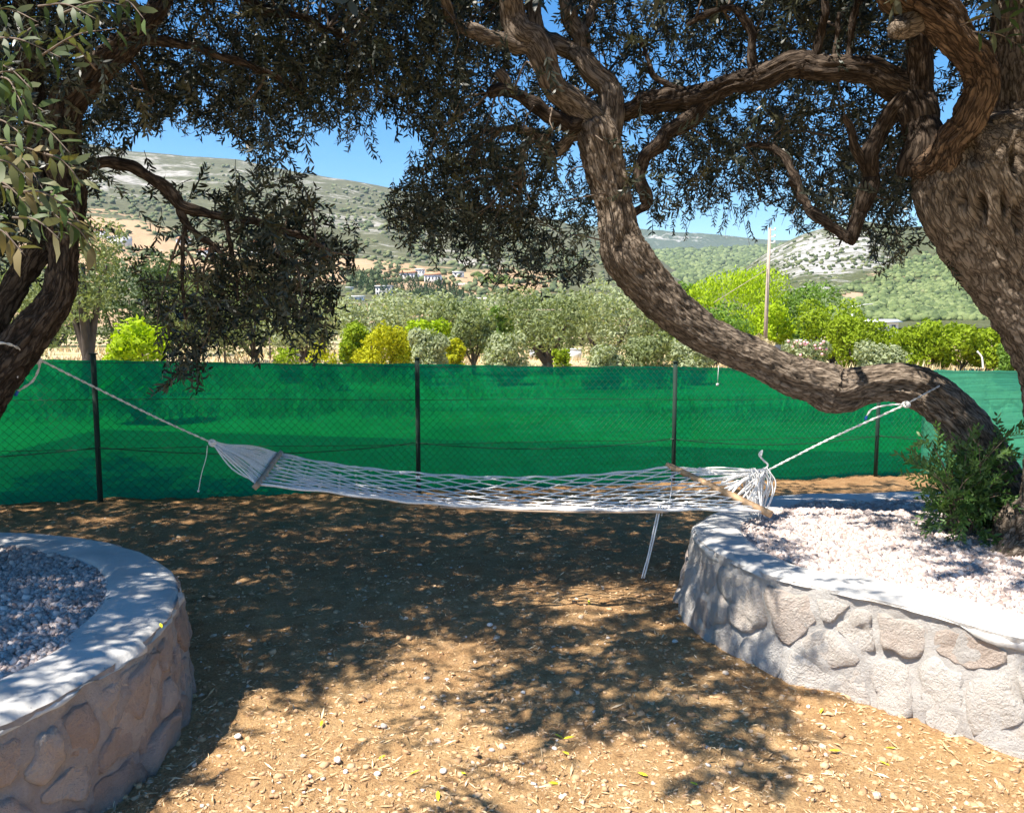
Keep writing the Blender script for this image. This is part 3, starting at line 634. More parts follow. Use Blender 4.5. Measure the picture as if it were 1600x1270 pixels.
mk('cover', q, np.array([[0, 1, 2, 3], [1, 5, 6, 2], [3, 2, 6, 7], [4, 0, 3, 7], [5, 4, 7, 6]]), M['dark_cloth'], r)
mb = MB(); mb.box((0.1, .5, .15), (1.0, .9, .32)); mb.out('side_wall', M['white_metal'], r, local=True)
def boxthing(name, px, y, D, d, m, lab, cat, legs=False):
    c = P(px, y, D); r = empty(name, (c[0], c[1], -.3), lab, cat); h = c[2]+.3
    mb = MB(); mb.box((0, 0, h-d[2]/2), d); mb.out('body', m, r, local=True)
    mb = MB(); mb.box((0, 0, h+.02), (d[0]*1.08, d[1]*1.08, .04)); mb.out('lid', m, r, local=True)
    for sx in (-1, 1):
        mb = MB(); mb.box((sx*d[0]*.42, 0, (h-d[2])/2), (.06, .06, max(.02, h-d[2]))); mb.out('leg', M['far_trunk'], r, local=True)
boxthing('long_table', 1258, 532, 44, (1.6, .8, .25), M['white_metal'], 'long white table behind the oleander bush', 'table')
boxthing('water_tank', 897, 546, 44, (.75, .6, .55), M['white_metal'], 'white box-shaped water tank beside the little citrus bush', 'tank')
boxthing('crate', 838, 548, 45, (.7, .5, .35), m_plain('pale_crate', (.55, .55, .55), .7, .2), 'pale crate half hidden left of the large olive trunk', 'crate')
mb = MB(); mb.tube([P(1527, 549, 30), P(1533, 556, 30), P(1535, 562, 30), P(1536, 576, 30)], .03, 8, sub=.05); o = mb.out('bent_pipe', M['white_metal']); tag(o, 'white bent pipe sticking up before the citrus hedge', 'pipe')
for i, px in enumerate((268, 350, 418, 421)):
    if i == 2: continue
    c = P(px, 520, 38); mb = MB(); mb.tube([(c[0], c[1], -.35), (c[0], c[1], 1.0)], .04, 6); o = mb.out('field_post', M['far_trunk'])
    tag(o, ('thin field post under the left end of the hanging foliage', 'thin field post under the middle of the hanging foliage', '', 'thin field post under the right end of the hanging foliage')[i], 'post', 'thin posts of the field boundary')

# ============================================================ FENCE
def FP(k):  # ground point of the fence line at post index k
    return FA+np.array([2.774, .931])*k*1.0
YK = lambda k: 7.6*(1+.1225*k)
def fpost(px, Y): p = P(px, 670, Y); return p[:2]
p0, p3 = fpost(155, YK(0)), fpost(1368, YK(3)); fdir = (p3-p0)/3.0
def FP(k): return p0+fdir*k
def fbz(k): return P(155, 786, YK(0))[2]+(P(1368, 747, YK(3))[2]-P(155, 786, YK(0))[2])*k/3
def ftz(k): return P(155, 563, YK(0))[2]+(P(1368, 577, YK(3))[2]-P(155, 563, YK(0))[2])*k/3
nrm2 = np.array([fdir[1], -fdir[0]]); nrm2 /= np.linalg.norm(nrm2)   # towards the camera
def fpt(k, z, off=0.): q = FP(k)+nrm2*off; return np.array([q[0], q[1], z])
fr = empty('chain_link_fence', fpt(0, 0), 'long chain-link fence lined with green shade netting across the yard', 'fence')
pk = [-2, -1, 0, 1, 2, 3, 4, 5]
realk = {0: 153, 1: 651, 2: 1051, 3: 1368}
def kof(px):
    ks = np.linspace(-2, 6, 3000); q = np.array([FP(k) for k in ks]); X_, _, _ = proj(np.c_[q, np.full(3000, .6)]); return ks[np.argmin(abs(X_-px))]
for k in pk:
    kk = kof(realk[k]) if k in realk else k
    b, t = fpt(kk, fbz(kk)-.15, .045), fpt(kk, ftz(kk)+.055, .045)
    mb = MB(); mb.tube([b, t], .024, 10); mb.box(t+[0, 0, .006], (.055, .055, .012))
    mb.out('post', M['post'], fr)
nk = 400; ks = np.linspace(-2, kof(1452), nk); nz_ = 26
def netpanel(name, ks, m, off, dz=0.):
    V = []
    for k in ks:
        for j in range(nz_):
            q = j/(nz_-1.); zb, zt = fbz(k)-.06, ftz(k)+dz-.012*abs(math.sin(k*math.pi))**2
            w = .018*math.sin(k*9+q*3)+.012*math.sin(k*31+q*7); V.append(fpt(k, zb+(zt-zb)*q+.004*math.sin(k*40)*(q > .9), off-.02+w*math.sin(q*math.pi)*.9))
    n = len(ks); idx = np.arange(n*nz_).reshape(n, nz_); F = np.stack([idx[:-1, :-1], idx[1:, :-1], idx[1:, 1:], idx[:-1, 1:]], -1).reshape(-1, 4)
    return pmk(name, V, F, m, fr, smooth=True)
netpanel('shade_net', ks, M['net'], -.03)
o = netpanel('shade_net', np.linspace(kof(1440), 6, 200), M['net_sunlit'], .05, .01); o['label'] = 'paler net panel at the right end with sunlight painted into its green'
mb = MB(); cell = .075
k0, k1 = -1.2, 3.6; Ltot = np.linalg.norm(fdir)*(k1-k0); H_ = 1.36; LK = np.linalg.norm(fdir)
def wire(s0, z0, s1, z1):
    A = []
    for s, z in ((s0, z0), (s1, z1)):
        k = k0+s/LK; zb, zt = fbz(k), ftz(k)+.03; A.append(fpt(k, zb+(zt-zb)*z/H_, .018))
    mb.tube(A, .0016, 3)
s = -H_
while s < Ltot:
    a0, a1 = max(s, 0), min(s+H_, Ltot)
    if a1 > a0: wire(a0, a0-s, a1, a1-s); wire(a0, H_-(a0-s), a1, H_-(a1-s))
    s += cell
tag(mb.out('chain_mesh', M['wire'], fr), kind='stuff')
for zf, rr_ in ((.985, .003), (.73, .003), (.385, .003)):
    pts = [fpt(k, fbz(k)+(ftz(k)-fbz(k))*zf+.006*math.sin(k*5), .03) for k in np.linspace(-2, 6, 90)]
    V, F, _ = tube(pts, rr_, 4); pmk('tension_wire', V, F, M['wire'], fr)
for k in range(-2, 5):
    pts = [fpt(k+q, fbz(k+q)+(ftz(k+q)-fbz(k+q))*(.40-.26*q*(1-q)), .06) for q in np.linspace(0, 1, 16)]
    V, F, _ = tube(pts, .005, 5); pmk('sagging_cable', V, F, M['wire'], fr)
a_ = P(1122, 572, 9.2)
mb = MB(); mb.tube([P(1123, 571, YK(2.15)), P(1122, 585, YK(2.15)), P(1121, 600, YK(2.15))], .004, 4); mb.box(P(1121, 601, YK(2.15)), (.03, .01, .03)); mb.out('tie_string', M['rope_far'], fr)

# ============================================================ RAISED BEDS
HB = .47
def closed(pts, n):
    pts = np.asarray(pts, float); m = len(pts); E = np.vstack([pts[-1:], pts, pts[:2]]); out = []
    for i in range(m):
        p0_, p1_, p2_, p3_ = E[i:i+4]; t = (np.arange(40)/40.)[:, None]
        out.append(.5*((2*p1_)+(-p0_+p2_)*t+(2*p0_-5*p1_+4*p2_-p3_)*t*t+(-p0_+3*p1_-3*p2_+p3_)*t**3))
    C = np.vstack(out); d = np.r_[0, np.cumsum(np.linalg.norm(np.diff(np.vstack([C, C[:1]]), axis=0), axis=1))]
    s = np.linspace(0, d[-1], n+1)[:-1]; CC = np.vstack([C, C[:1]]); return np.c_[np.interp(s, d, CC[:, 0]), np.interp(s, d, CC[:, 1])], d[-1]
def inpoly(x, y, poly):
    x = np.asarray(x); y = np.asarray(y); c = np.zeros(x.shape, bool); n = len(poly)
    for i in range(n):
        x0, y0 = poly[i]; x1, y1 = poly[(i+1) % n]
        k = ((y0 > y) != (y1 > y)) & (x < (x1-x0)*(y-y0)/((y1-y0)+1e-12)+x0); c ^= k
    return c
def bed(outline, inset, label, mort, stone, seed, batter, joint, nseeds, proud, szs, srange):
    n = 520; O, L = closed(outline, n); r = np.random.RandomState(seed)
    T = np.roll(O, -1, 0)-np.roll(O, 1, 0); T /= np.linalg.norm(T, axis=1)[:, None]
    area = .5*np.sum(O[:, 0]*np.roll(O[:, 1], -1)-np.roll(O[:, 0], -1)*O[:, 1])
    Nn = np.c_[T[:, 1], -T[:, 0]]*(1 if area > 0 else -1)
    c = O.mean(0); root = empty('raised_bed', (c[0], c[1], 0), label, 'raised bed', 'round stone raised beds'); ss = np.arange(n)*L/n
    def off(z, s):  # outward offset of the wall face
        return batter*(1-z/HB)+.012*fbm(s*3, z*6, None, 3)+.03*math.sin(1)*vn(s*1.2, z*2.+3)*sstep(HB, HB*.5, z)
    # wall body
    prof = np.linspace(-.15, HB-.012, 30); V = []
    for z in prof:
        o = off(z, ss)+.010*fbm(ss*18, np.full(n, z*18), None, 4, .6); V.append(np.c_[O+Nn*o[:, None], np.full(n, z)])
    V = np.array(V); idx = np.arange(V.shape[0]*n).reshape(V.shape[0], n); i2 = np.roll(idx, -1, 1)
    F = np.stack([idx[:-1], i2[:-1], i2[1:], idx[1:]], -1).reshape(-1, 4)
    if area < 0: F = F[:, ::-1]
    pmk('mortar', V.reshape(-1, 3), F, mort, root, smooth=True)
    # cap
    cw = inset; V = []
    edge_n = .008*fbm(ss*9, ss*0+2., None, 4)
    low = .035+.02*fbm(ss*4, ss*0+9., None, 4)
    rows = [(-cw, HB-.08), (-cw, HB-.01), (-cw+.02, HB), (-cw*.66, HB+.002), (-cw*.33, HB), (-.03, HB-.001), (-.008, HB-.01), (.004, HB-.025), (.012, None), (-.03, None)]
    for i_, (o, z) in enumerate(rows):
        oo = o+(edge_n if i_ > 4 else (.05*fbm(ss*1.5, ss*0+5., None, 3)*(i_ < 3)))
        oo = oo+0*ss; b_ = off(HB-.03, ss) if i_ > 6 else 0
        zz = np.full(n, z) if z is not None else HB-low-(.0 if i_ == 8 else .012)
        zz = zz+.005*vn(ss*3, ss*0+i_*3.)*(i_ > 1)
        V.append(np.c_[O+Nn*(oo+b_)[:, None], zz])
    V = np.array(V); idx = np.arange(V.shape[0]*n).reshape(V.shape[0], n); i2 = np.roll(idx, -1, 1)
    F = np.stack([idx[:-1], idx[1:], i2[1:], i2[:-1]], -1).reshape(-1, 4)
    if area > 0: F = F[:, ::-1]
    F = F[:, ::-1]
    pmk('cap', V.reshape(-1, 3), F, M['concrete'], root, smooth=True)
    # stones: voronoi cells on the (s,z) strip
    seeds = []
    for _ in range(4000):
        q = (r.uniform(0, L), r.uniform(.03, HB-.07)); dm = szs*r.choice([.45, .8, 1., 1.15])
        if all(math.hypot(min(abs(q[0]-p[0]), L-abs(q[0]-p[0]))*.85, q[1]-p[1]) > .5*(dm+p[2]) for p in seeds): seeds.append((q[0], q[1], dm))
    seeds = [p[:2] for p in seeds]
    S = np.array(seeds)
    for s0, z0 in S:
        if not (srange[0] <= s0/L <= srange[1]): continue
        oth = S[(np.abs(S[:, 0]-s0) < 1.) & ~((S[:, 0] == s0) & (S[:, 1] == z0))]
        m_ = 26; th_ = np.arange(m_)*2*math.pi/m_; D_ = np.c_[np.cos(th_), np.sin(th_)]
        rad = np.full(m_, .34)
        for q in oth:
            v = q-np.array([s0, z0]); dd = D_@v; t_ = np.where(dd > 1e-6, (v@v)/2/np.maximum(dd, 1e-6), 9); rad = np.minimum(rad, t_)
        zmax = HB-.055; rad = np.where(D_[:, 1] > 0, np.minimum(rad, (zmax-z0)/np.maximum(D_[:, 1], 1e-3)), np.minimum(rad, (z0+.05)/np.maximum(-D_[:, 1], 1e-3)))
        rad = np.maximum(rad-joint*r.uniform(.6, 1.6), .03); 
        rad = .8*rad+.1*(np.roll(rad, 1)+np.roll(rad, -1))
        rad *= 1+.14*np.array([vn(np.array([s0*7+math.cos(t)*2.6]), np.array([z0*7+math.sin(t)*2.6]))[0] for t in th_])
        pr = proud*r.uniform(.5, 1.3); tilt = r.uniform(-.25, .25, 2)
        rings = [(1.03, -.02), (1., .1), (.94, .75), (.72, .95), (.4, 1.)]; V = []
        for f_, hgt in rings:
            for i_ in range(m_):
                x_ = s0+math.cos(th_[i_])*rad[i_]*f_; z_ = z0+math.sin(th_[i_])*rad[i_]*f_; V.append((x_, z_, hgt))
        V.append((s0, z0, 1.05)); V = np.array(V)
        hh = V[:, 2]*pr*(1+.9*fbm(V[:, 0]*13+s0, V[:, 1]*13, None, 4, .6)*(V[:, 2] > .5))+(tilt[0]*(V[:, 0]-s0)+tilt[1]*(V[:, 1]-z0))*(V[:, 2] > .5)*.5
        hh = np.where(V[:, 2] < 0, -.025, np.maximum(hh, .002))
        u = (V[:, 0] % L)/L*n; i0 = np.floor(u).astype(int) % n; fr_ = (u-np.floor(u))[:, None]; i1 = (i0+1) % n
        base = O[i0]*(1-fr_)+O[i1]*fr_; nn = Nn[i0]*(1-fr_)+Nn[i1]*fr_
        o = off(V[:, 1], V[:, 0] % L)+.006*fbm(V[:, 0]*25, V[:, 1]*25, None, 3)*0+hh
        W_ = np.c_[base+nn*o[:, None], V[:, 1]]
        Fq = []
        for k_ in range(4):
            for i_ in range(m_): j_ = (i_+1) % m_; Fq.append((k_*m_+i_, k_*m_+j_, (k_+1)*m_+j_, (k_+1)*m_+i_))
        Ft = [(4*m_+i_, 4*m_+(i_+1) % m_, 5*m_) for i_ in range(m_)]
        pmk('stone', W_, [np.array(Fq)[:, ::-1], np.array(Ft)[:, ::-1]] if area < 0 else [np.array(Fq), np.array(Ft)], stone, root, smooth=True)
    inner = O-Nn*(cw-.01)
    return root, O, Nn, inner
ang = np.linspace(0, 2*math.pi, 17)[:-1]
LB = [(-3.0+1.615*math.cos(a), 3.035+1.62*math.sin(a)) for a in ang]
lbed, LO, LN, LI = bed(LB, .28, 'round stone bed at the left holding grey gravel in dappled shade', M['mortar_l'], M['stone_l'], 3, .03, .02, 3, .015, .2, (0, 1))
RB = [(2.37, 5.76), (1.79, 5.65), (1.27, 5.15), (1.05, 4.68), (1.09, 4.17), (1.29, 3.78), (1.64, 3.46), (1.95, 3.06), (2.5, 2.6), (3.3, 2.35), (4.1, 2.7), (4.6, 3.6), (4.5, 4.7), (3.9, 5.5), (3.1, 5.78)]
rbed, RO, RN, RI = bed(RB, .26, 'large stone bed at the right with pale sunlit gravel around the olive trunks', M['mortar_r'], M['stone_r'], 5, .06, .014, 2, .014, .2, (0, 1))
RI = RI.copy()
def gravel(poly, n, smin, smax, name, seed, keep=None):
    r = np.random.RandomState(seed); lo, hi = poly.min(0), poly.max(0); x = r.uniform(lo[0], hi[0], n*2); y = r.uniform(lo[1], hi[1], n*2)
    k = inpoly(x, y, poly)
    X_, Y_, _ = proj(np.c_[x, y, np.full(len(x), HB)]); k &= (X_ > -60) & (X_ < 1660) & (Y_ < 1330) & (y > .5)
    x, y = x[k], y[k]; n = len(x)
    q = np.array([[a, b, c] for a in (-1, 1) for b in (-1, 1) for c in (-1, 1)], float)
    s = r.uniform(smin, smax, n)*(1+.5*(r.rand(n) > .93)); V = q[None]*(1+.45*r.uniform(-1, 1, (n, 8, 3)))*s[:, None, None]*np.array([1, .75, .55])
    A = r.normal(size=(n, 3, 3)); Q, _ = np.linalg.qr(A); V = np.einsum('nij,nkj->nki', Q, V)
    z = HB-.035+.012*fbm(x*3, y*3, None, 3)+r.uniform(0, .022, n)
    V += np.c_[x, y, z][:, None]; Fb = np.array([[0, 1, 3, 2], [4, 6, 7, 5], [0, 4, 5, 1], [2, 3, 7, 6], [0, 2, 6, 4], [1, 5, 7, 3]])
    F = (Fb[None]+8*np.arange(n)[:, None, None]).reshape(-1, 4); t = np.clip(r.beta(2, 1.6, n), 0, 1)
    return tag(mk(name, V.reshape(-1, 3), F, M['gravel'], at={'tint': np.repeat(t, 8)}), kind='stuff')
gravel(LI, 30000, .006, .0125, 'gravel', 21); gravel(RI, 52000, .007, .015, 'gravel', 22)
for I_, nm in ((LI, 'l'), (RI, 'r')):
    c = I_.mean(0); n = len(I_); V = [np.c_[c+(I_-c)*f_, HB-.045+.012*fbm((c+(I_-c)*f_)[:, 0]*3, (c+(I_-c)*f_)[:, 1]*3, None, 3)] for f_ in np.linspace(1.01, .02, 26)]
    V = np.array(V); idx = np.arange(26*n).reshape(26, n); i2 = np.roll(idx, -1, 1); F = np.stack([idx[:-1], i2[:-1], i2[1:], idx[1:]], -1).reshape(-1, 4)
    tag(mk('bed_soil', V.reshape(-1, 3), F, m_plain('gravel_fines', (.42, .35, .32), .95, .3, 60, .004), smooth=True), kind='structure')

# ============================================================ OLIVE TREES
LIMB = []   # polyline samples for hanging twigs on
def pix(pts):
    out = []
    for x, y, Y, r in pts: p = P(x, y, Y); out.append((*p, r*Y/FPX))
    return np.array(out)
def limb(name, pts, root, m, seg=None, step=None, rough=1., holes=(), knob=False, tid=0, lump=.12, raw=False):
    Q = np.array(pts, float) if raw else pix(pts); rm = Q[:, 3].max()
    seg = seg or int(np.clip(rm*420, 12, 150)); step = step or float(np.clip(rm*.16, .012, .05))
    C4 = catmull(Q, step); C, r = C4[:, :3], np.maximum(C4[:, 3], .002)
    s = np.r_[0, np.cumsum(np.linalg.norm(np.diff(C, axis=0), axis=1))]
    if name != 'trunk':
        q = len(LIMB)*5.1; f_ = .16/(rm+.02); w_ = np.minimum(1, s/.1)[:, None]*r[:, None]*.55
        C = C+w_*np.c_[fbm(s*f_*3+q, s*0, None, 2), fbm(s*f_*3+q, s*0+9., None, 2), fbm(s*f_*3+q, s*0+21., None, 2)]
        r = r*(1+.16*vn(s*f_*5+q, s*0+3.))
    T, Nn, B = frames(C)
    th = np.arange(seg)*2*math.pi/seg; c_, s_ = np.cos(th)[None], np.sin(th)[None]
    sd = len(LIMB)*3.7; S = s[:, None]+0*c_; Rr = r[:, None]+0*c_
    tw = S*.8/(rm+.05)*.12
    ca, sa = np.cos(th[None]+tw), np.sin(th[None]+tw)
    low = lump*Rr*fbm(ca*1.3+sd, sa*1.3, S/(rm*3.2), 3)+.10*Rr*vn(ca*2.6+sd, sa*2.6, S/(rm*7))*min(1, rm/.08)
    kx, ky = ca*Rr, sa*Rr
    g1 = np.abs(fbm(kx*34+sd, ky*34, S*11, 3)); g2 = fbm(kx*80, ky*80+sd, S*40., 3)
    amp = min(.011, rm*.075)*rough; h = low+amp*(1-1.9*np.clip(g1, 0, .6))*1.+amp*.32*g2
    tint = np.clip(.5+.9*(g1-.25)*-1+.2*g2, 0, 1)
    Rd = Rr+h; V = C[:, None]+Rd[..., None]*(c_[..., None]*Nn[:, None]+s_[..., None]*B[:, None])
    for (hx, hy, w_, l_, dp) in holes:
        u_, v_, zc = proj(V.reshape(-1, 3)); u_ = u_.reshape(S.shape); v_ = v_.reshape(S.shape)
        face = ((V-C[:, None])@np.array([0, -1., 0])) > 0
        q = np.exp(-(((u_-hx)/w_)**2+((v_-hy)/l_)**2)**1.5)*face
        V = V-(V-C[:, None])/np.maximum(Rd, .001)[..., None]*(q*dp)[..., None]; tint = tint*(1-q)
    n = len(C); bk = np.stack([kx, ky, S], -1).reshape(-1, 3)
    i = np.arange(n-1)[:, None]*seg; j = np.arange(seg)[None]; k = (j+1) % seg
    F = np.stack([i+j, i+k, i+seg+k, i+seg+j], -1).reshape(-1, 4)
    V = V.reshape(-1, 3); V = np.vstack([V, C[:1]-T[:1]*r[0]*.3, C[-1:]+T[-1:]*r[-1]*.4]); a = len(V)-2; jj = np.arange(seg); kk = (jj+1) % seg
    F2 = np.vstack([np.c_[np.full(seg, a), kk, jj], np.c_[np.full(seg, a+1), (n-1)*seg+jj, (n-1)*seg+kk]])
    bk = np.vstack([bk, bk[:1]*0, bk[-1:]*0]); tint = np.r_[tint.ravel(), .5, .9]
    pmk(name, V, [F, F2], m, root, smooth=True, at={'bk': bk, 'tint': tint})
    LIMB.append((tid, C4)); return C4
base_A = P(1585, 830, 4.75); base_B = P(1655, 870, 4.2); base_C = P(-150, 850, 3.75)
for b_ in (base_A, base_B, base_C): b_[2] = HB-.04
tA = empty('olive_tree', base_A, 'leaning olive whose trunk arches low over the right bed and forks in the centre', 'tree', 'old olive trees around the hammock')
tB = empty('olive_tree', base_B, 'massive gnarled olive at the right edge with a curling limb', 'tree', 'old olive trees around the hammock')
tC = empty('olive_tree', base_C, 'olive at the left edge with two leaning stems above the left bed', 'tree', 'old olive trees around the hammock')
bk = M['bark']; bb = M['bark_shaded']; bc = M['bark_brown']
limb('trunk', [(1600, 850, 4.72, 62), (1583, 800, 4.75, 50), (1556, 745, 4.8, 40), (1530, 695, 4.85, 37), (1497, 652, 4.9, 33), (1448, 612, 4.98, 31), (1400, 597, 5.02, 29), (1358, 600, 5.05, 27), (1322, 609, 5.08, 32), (1300, 607, 5.1, 36), (1275, 598, 5.1, 32), (1235, 587, 5.1, 29), (1187, 563, 5.1, 28), (1142, 543, 5.1, 28), (1090, 516, 5.08, 29), (1040, 476, 5.05, 31), (1003, 437, 5.02, 32), (978, 403, 5., 34), (966, 372, 5., 29), (961, 333, 5., 25), (951, 295, 5., 26), (942, 258, 5., 28), (934, 215, 5., 31), (926, 192, 5., 26)], tA, bk, 120, .012, 1.15, holes=((968, 385, 7, 13, .04), (1000, 428, 8, 5, .03), (1505, 672, 9, 7, .04), (1335, 628, 10, 6, .02)))
limb('limb', [(940, 225, 5., 22), (930, 197, 4.98, 21), (900, 160, 4.93, 19), (872, 127, 4.88, 19), (854, 100, 4.86, 19), (838, 70, 4.85, 19), (821, 42, 4.83, 19), (806, 0, 4.8, 17), (785, -70, 4.7, 16), (775, -160, 4.6, 12)], tA, bk)
limb('limb', [(935, 240, 5.02, 20), (946, 200, 5.05, 20), (948, 165, 5.08, 19), (943, 135, 5.1, 18), (926, 108, 5.12, 17), (903, 88, 5.14, 15), (880, 82, 5.16, 13), (862, 68, 5.18, 12), (849, 50, 5.2, 11), (838, 20, 5.2, 9), (828, -30, 5.2, 8)], tA, bk)
limb('limb', [(912, 98, 5.12, 11), (906, 70, 5.1, 12), (901, 48, 5.1, 11), (889, 22, 5.08, 11), (882, -5, 5.05, 10), (870, -60, 5., 8)], tA, bk)
limb('limb', [(912, 60, 5.12, 6), (918, 30, 5.15, 7), (935, 5, 5.2, 6), (950, -30, 5.2, 5)], tA, bk)
limb('limb', [(905, 190, 4.97, 13), (885, 190, 4.93, 12), (863, 181, 4.9, 11), (840, 168, 4.87, 11), (821, 158, 4.85, 10), (803, 147, 4.83, 9), (785, 142, 4.8, 9), (765, 143, 4.78, 7)], tA, bb)
limb('stub', [(800, 143, 4.83, 8), (788, 128, 4.81, 8), (778, 112, 4.8, 7)], tA, bk)
limb('limb', [(838, 82, 4.86, 9), (807, 74, 4.84, 10), (780, 62, 4.8, 10), (750, 53, 4.75, 10), (725, 45, 4.7, 9), (700, 28, 4.6, 9), (690, 5, 4.5, 8), (680, -40, 4.4, 7)], tA, bk)
limb('limb', [(912, 205, 5., 7), (893, 218, 5.0, 8), (878, 232, 5.02, 9), (866, 238, 5.05, 9), (850, 225, 5.08, 8), (835, 212, 5.1, 7), (815, 202, 5.1, 6), (798, 198, 5.15, 5), (775, 203, 5.2, 4)], tA, bk)
limb('limb', [(864, 238, 5.05, 5), (850, 218, 5., 5), (860, 205, 5., 4), (868, 198, 5.0, 3)], tA, bk)
limb('branch', [(838, 215, 5.1, 5), (822, 225, 5.1, 4), (815, 245, 5.1, 4), (813, 285, 5.1, 3), (812, 330, 5.15, 2)], tA, bk)
limb('branch', [(925, 215, 5.05, 6), (905, 175, 5.15, 5), (915, 155, 5.25, 4), (935, 140, 5.3, 3)], tA, bk)
# B
limb('trunk', [(1715, 900, 4.15, 150), (1700, 830, 4.2, 105), (1688, 740, 4.25, 74), (1680, 640, 4.28, 62), (1664, 560, 4.3, 62), (1640, 490, 4.3, 68), (1606, 415, 4.3, 80), (1574, 350, 4.3, 92), (1550, 300, 4.3, 97), (1532, 250, 4.3, 92), (1515, 205, 4.3, 64)], tB, bk, 170, .016, 1.5, holes=((1503, 317, 7, 12, .06), (1535, 325, 7, 22, .09), (1570, 320, 6, 18, .08), (1588, 250, 8, 22, .07), (1520, 240, 12, 20, .06), (1590, 340, 8, 26, .08), (1472, 246, 8, 6, .03)), lump=.13)
limb('root', [(1650, 830, 4.3, 60), (1610, 850, 4.35, 50), (1580, 868, 4.3, 34), (1555, 880, 4.25, 18), (1535, 888, 4.2, 6)], tB, bk, 70, .02, 1.5, lump=.25)
limb('limb', [(1440, 275, 4.32, 34), (1455, 252, 4.25, 30), (1468, 232, 4.2, 23), (1484, 214, 4.15, 21), (1506, 196, 4.1, 20), (1526, 172, 4.05, 20), (1538, 145, 4.02, 20), (1536, 118, 4., 22), (1522, 90, 3.98, 25), (1500, 62, 3.96, 27), (1478, 42, 3.95, 27), (1455, 30, 3.95, 26), (1432, 18, 3.95, 27), (1412, -5, 3.92, 29), (1395, -45, 3.9, 30), (1380, -110, 3.85, 26)], tB, bc, 84, .014, 1.5)
limb('stub', [(1432, 32, 3.94, 17), (1415, 42, 3.9, 15), (1400, 49, 3.86, 12), (1393, 52, 3.84, 11)], tB, bk)
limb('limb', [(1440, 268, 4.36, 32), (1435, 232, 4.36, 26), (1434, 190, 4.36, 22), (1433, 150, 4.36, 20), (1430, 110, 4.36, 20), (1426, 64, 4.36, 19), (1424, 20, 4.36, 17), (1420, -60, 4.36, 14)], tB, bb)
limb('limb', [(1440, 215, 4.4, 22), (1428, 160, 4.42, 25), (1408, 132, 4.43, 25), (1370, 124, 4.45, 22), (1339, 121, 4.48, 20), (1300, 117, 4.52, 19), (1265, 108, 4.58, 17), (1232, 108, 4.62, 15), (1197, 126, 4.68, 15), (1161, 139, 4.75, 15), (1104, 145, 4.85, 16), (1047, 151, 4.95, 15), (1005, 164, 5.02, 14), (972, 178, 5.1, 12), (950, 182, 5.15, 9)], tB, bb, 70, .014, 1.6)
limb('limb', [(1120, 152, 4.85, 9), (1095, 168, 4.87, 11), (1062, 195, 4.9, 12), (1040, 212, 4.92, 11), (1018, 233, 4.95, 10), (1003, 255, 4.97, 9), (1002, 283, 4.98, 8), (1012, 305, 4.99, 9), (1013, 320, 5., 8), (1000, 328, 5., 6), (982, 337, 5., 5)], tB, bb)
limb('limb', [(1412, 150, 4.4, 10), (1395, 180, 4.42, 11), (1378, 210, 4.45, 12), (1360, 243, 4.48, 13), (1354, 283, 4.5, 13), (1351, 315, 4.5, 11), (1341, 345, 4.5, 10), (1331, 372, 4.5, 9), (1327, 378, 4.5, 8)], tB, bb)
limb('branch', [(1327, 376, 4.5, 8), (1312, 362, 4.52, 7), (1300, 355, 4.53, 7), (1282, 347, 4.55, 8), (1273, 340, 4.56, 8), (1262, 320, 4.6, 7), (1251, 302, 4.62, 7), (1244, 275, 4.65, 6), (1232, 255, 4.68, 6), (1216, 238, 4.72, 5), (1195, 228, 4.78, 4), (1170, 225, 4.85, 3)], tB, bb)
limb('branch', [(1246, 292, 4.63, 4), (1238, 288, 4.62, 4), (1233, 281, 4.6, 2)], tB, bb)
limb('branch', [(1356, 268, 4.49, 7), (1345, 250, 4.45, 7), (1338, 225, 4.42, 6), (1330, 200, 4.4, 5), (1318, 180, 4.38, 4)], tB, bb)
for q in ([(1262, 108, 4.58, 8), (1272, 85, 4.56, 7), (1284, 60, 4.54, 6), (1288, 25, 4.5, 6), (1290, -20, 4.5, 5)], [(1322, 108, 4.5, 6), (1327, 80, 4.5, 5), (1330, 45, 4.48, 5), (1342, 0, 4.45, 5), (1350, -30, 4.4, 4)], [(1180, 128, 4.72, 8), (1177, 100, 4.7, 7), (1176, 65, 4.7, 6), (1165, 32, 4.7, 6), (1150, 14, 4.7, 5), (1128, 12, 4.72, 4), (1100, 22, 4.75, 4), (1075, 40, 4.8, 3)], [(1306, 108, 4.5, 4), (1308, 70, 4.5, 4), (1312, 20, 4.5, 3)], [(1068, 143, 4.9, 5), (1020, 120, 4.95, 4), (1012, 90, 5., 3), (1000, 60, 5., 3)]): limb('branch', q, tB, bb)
limb('limb', [(1590, 290, 4.4, 50), (1596, 230, 4.45, 42), (1597, 170, 4.5, 36), (1600, 110, 4.5, 34), (1603, 40, 4.5, 31), (1606, -40, 4.5, 26)], tB, bk)
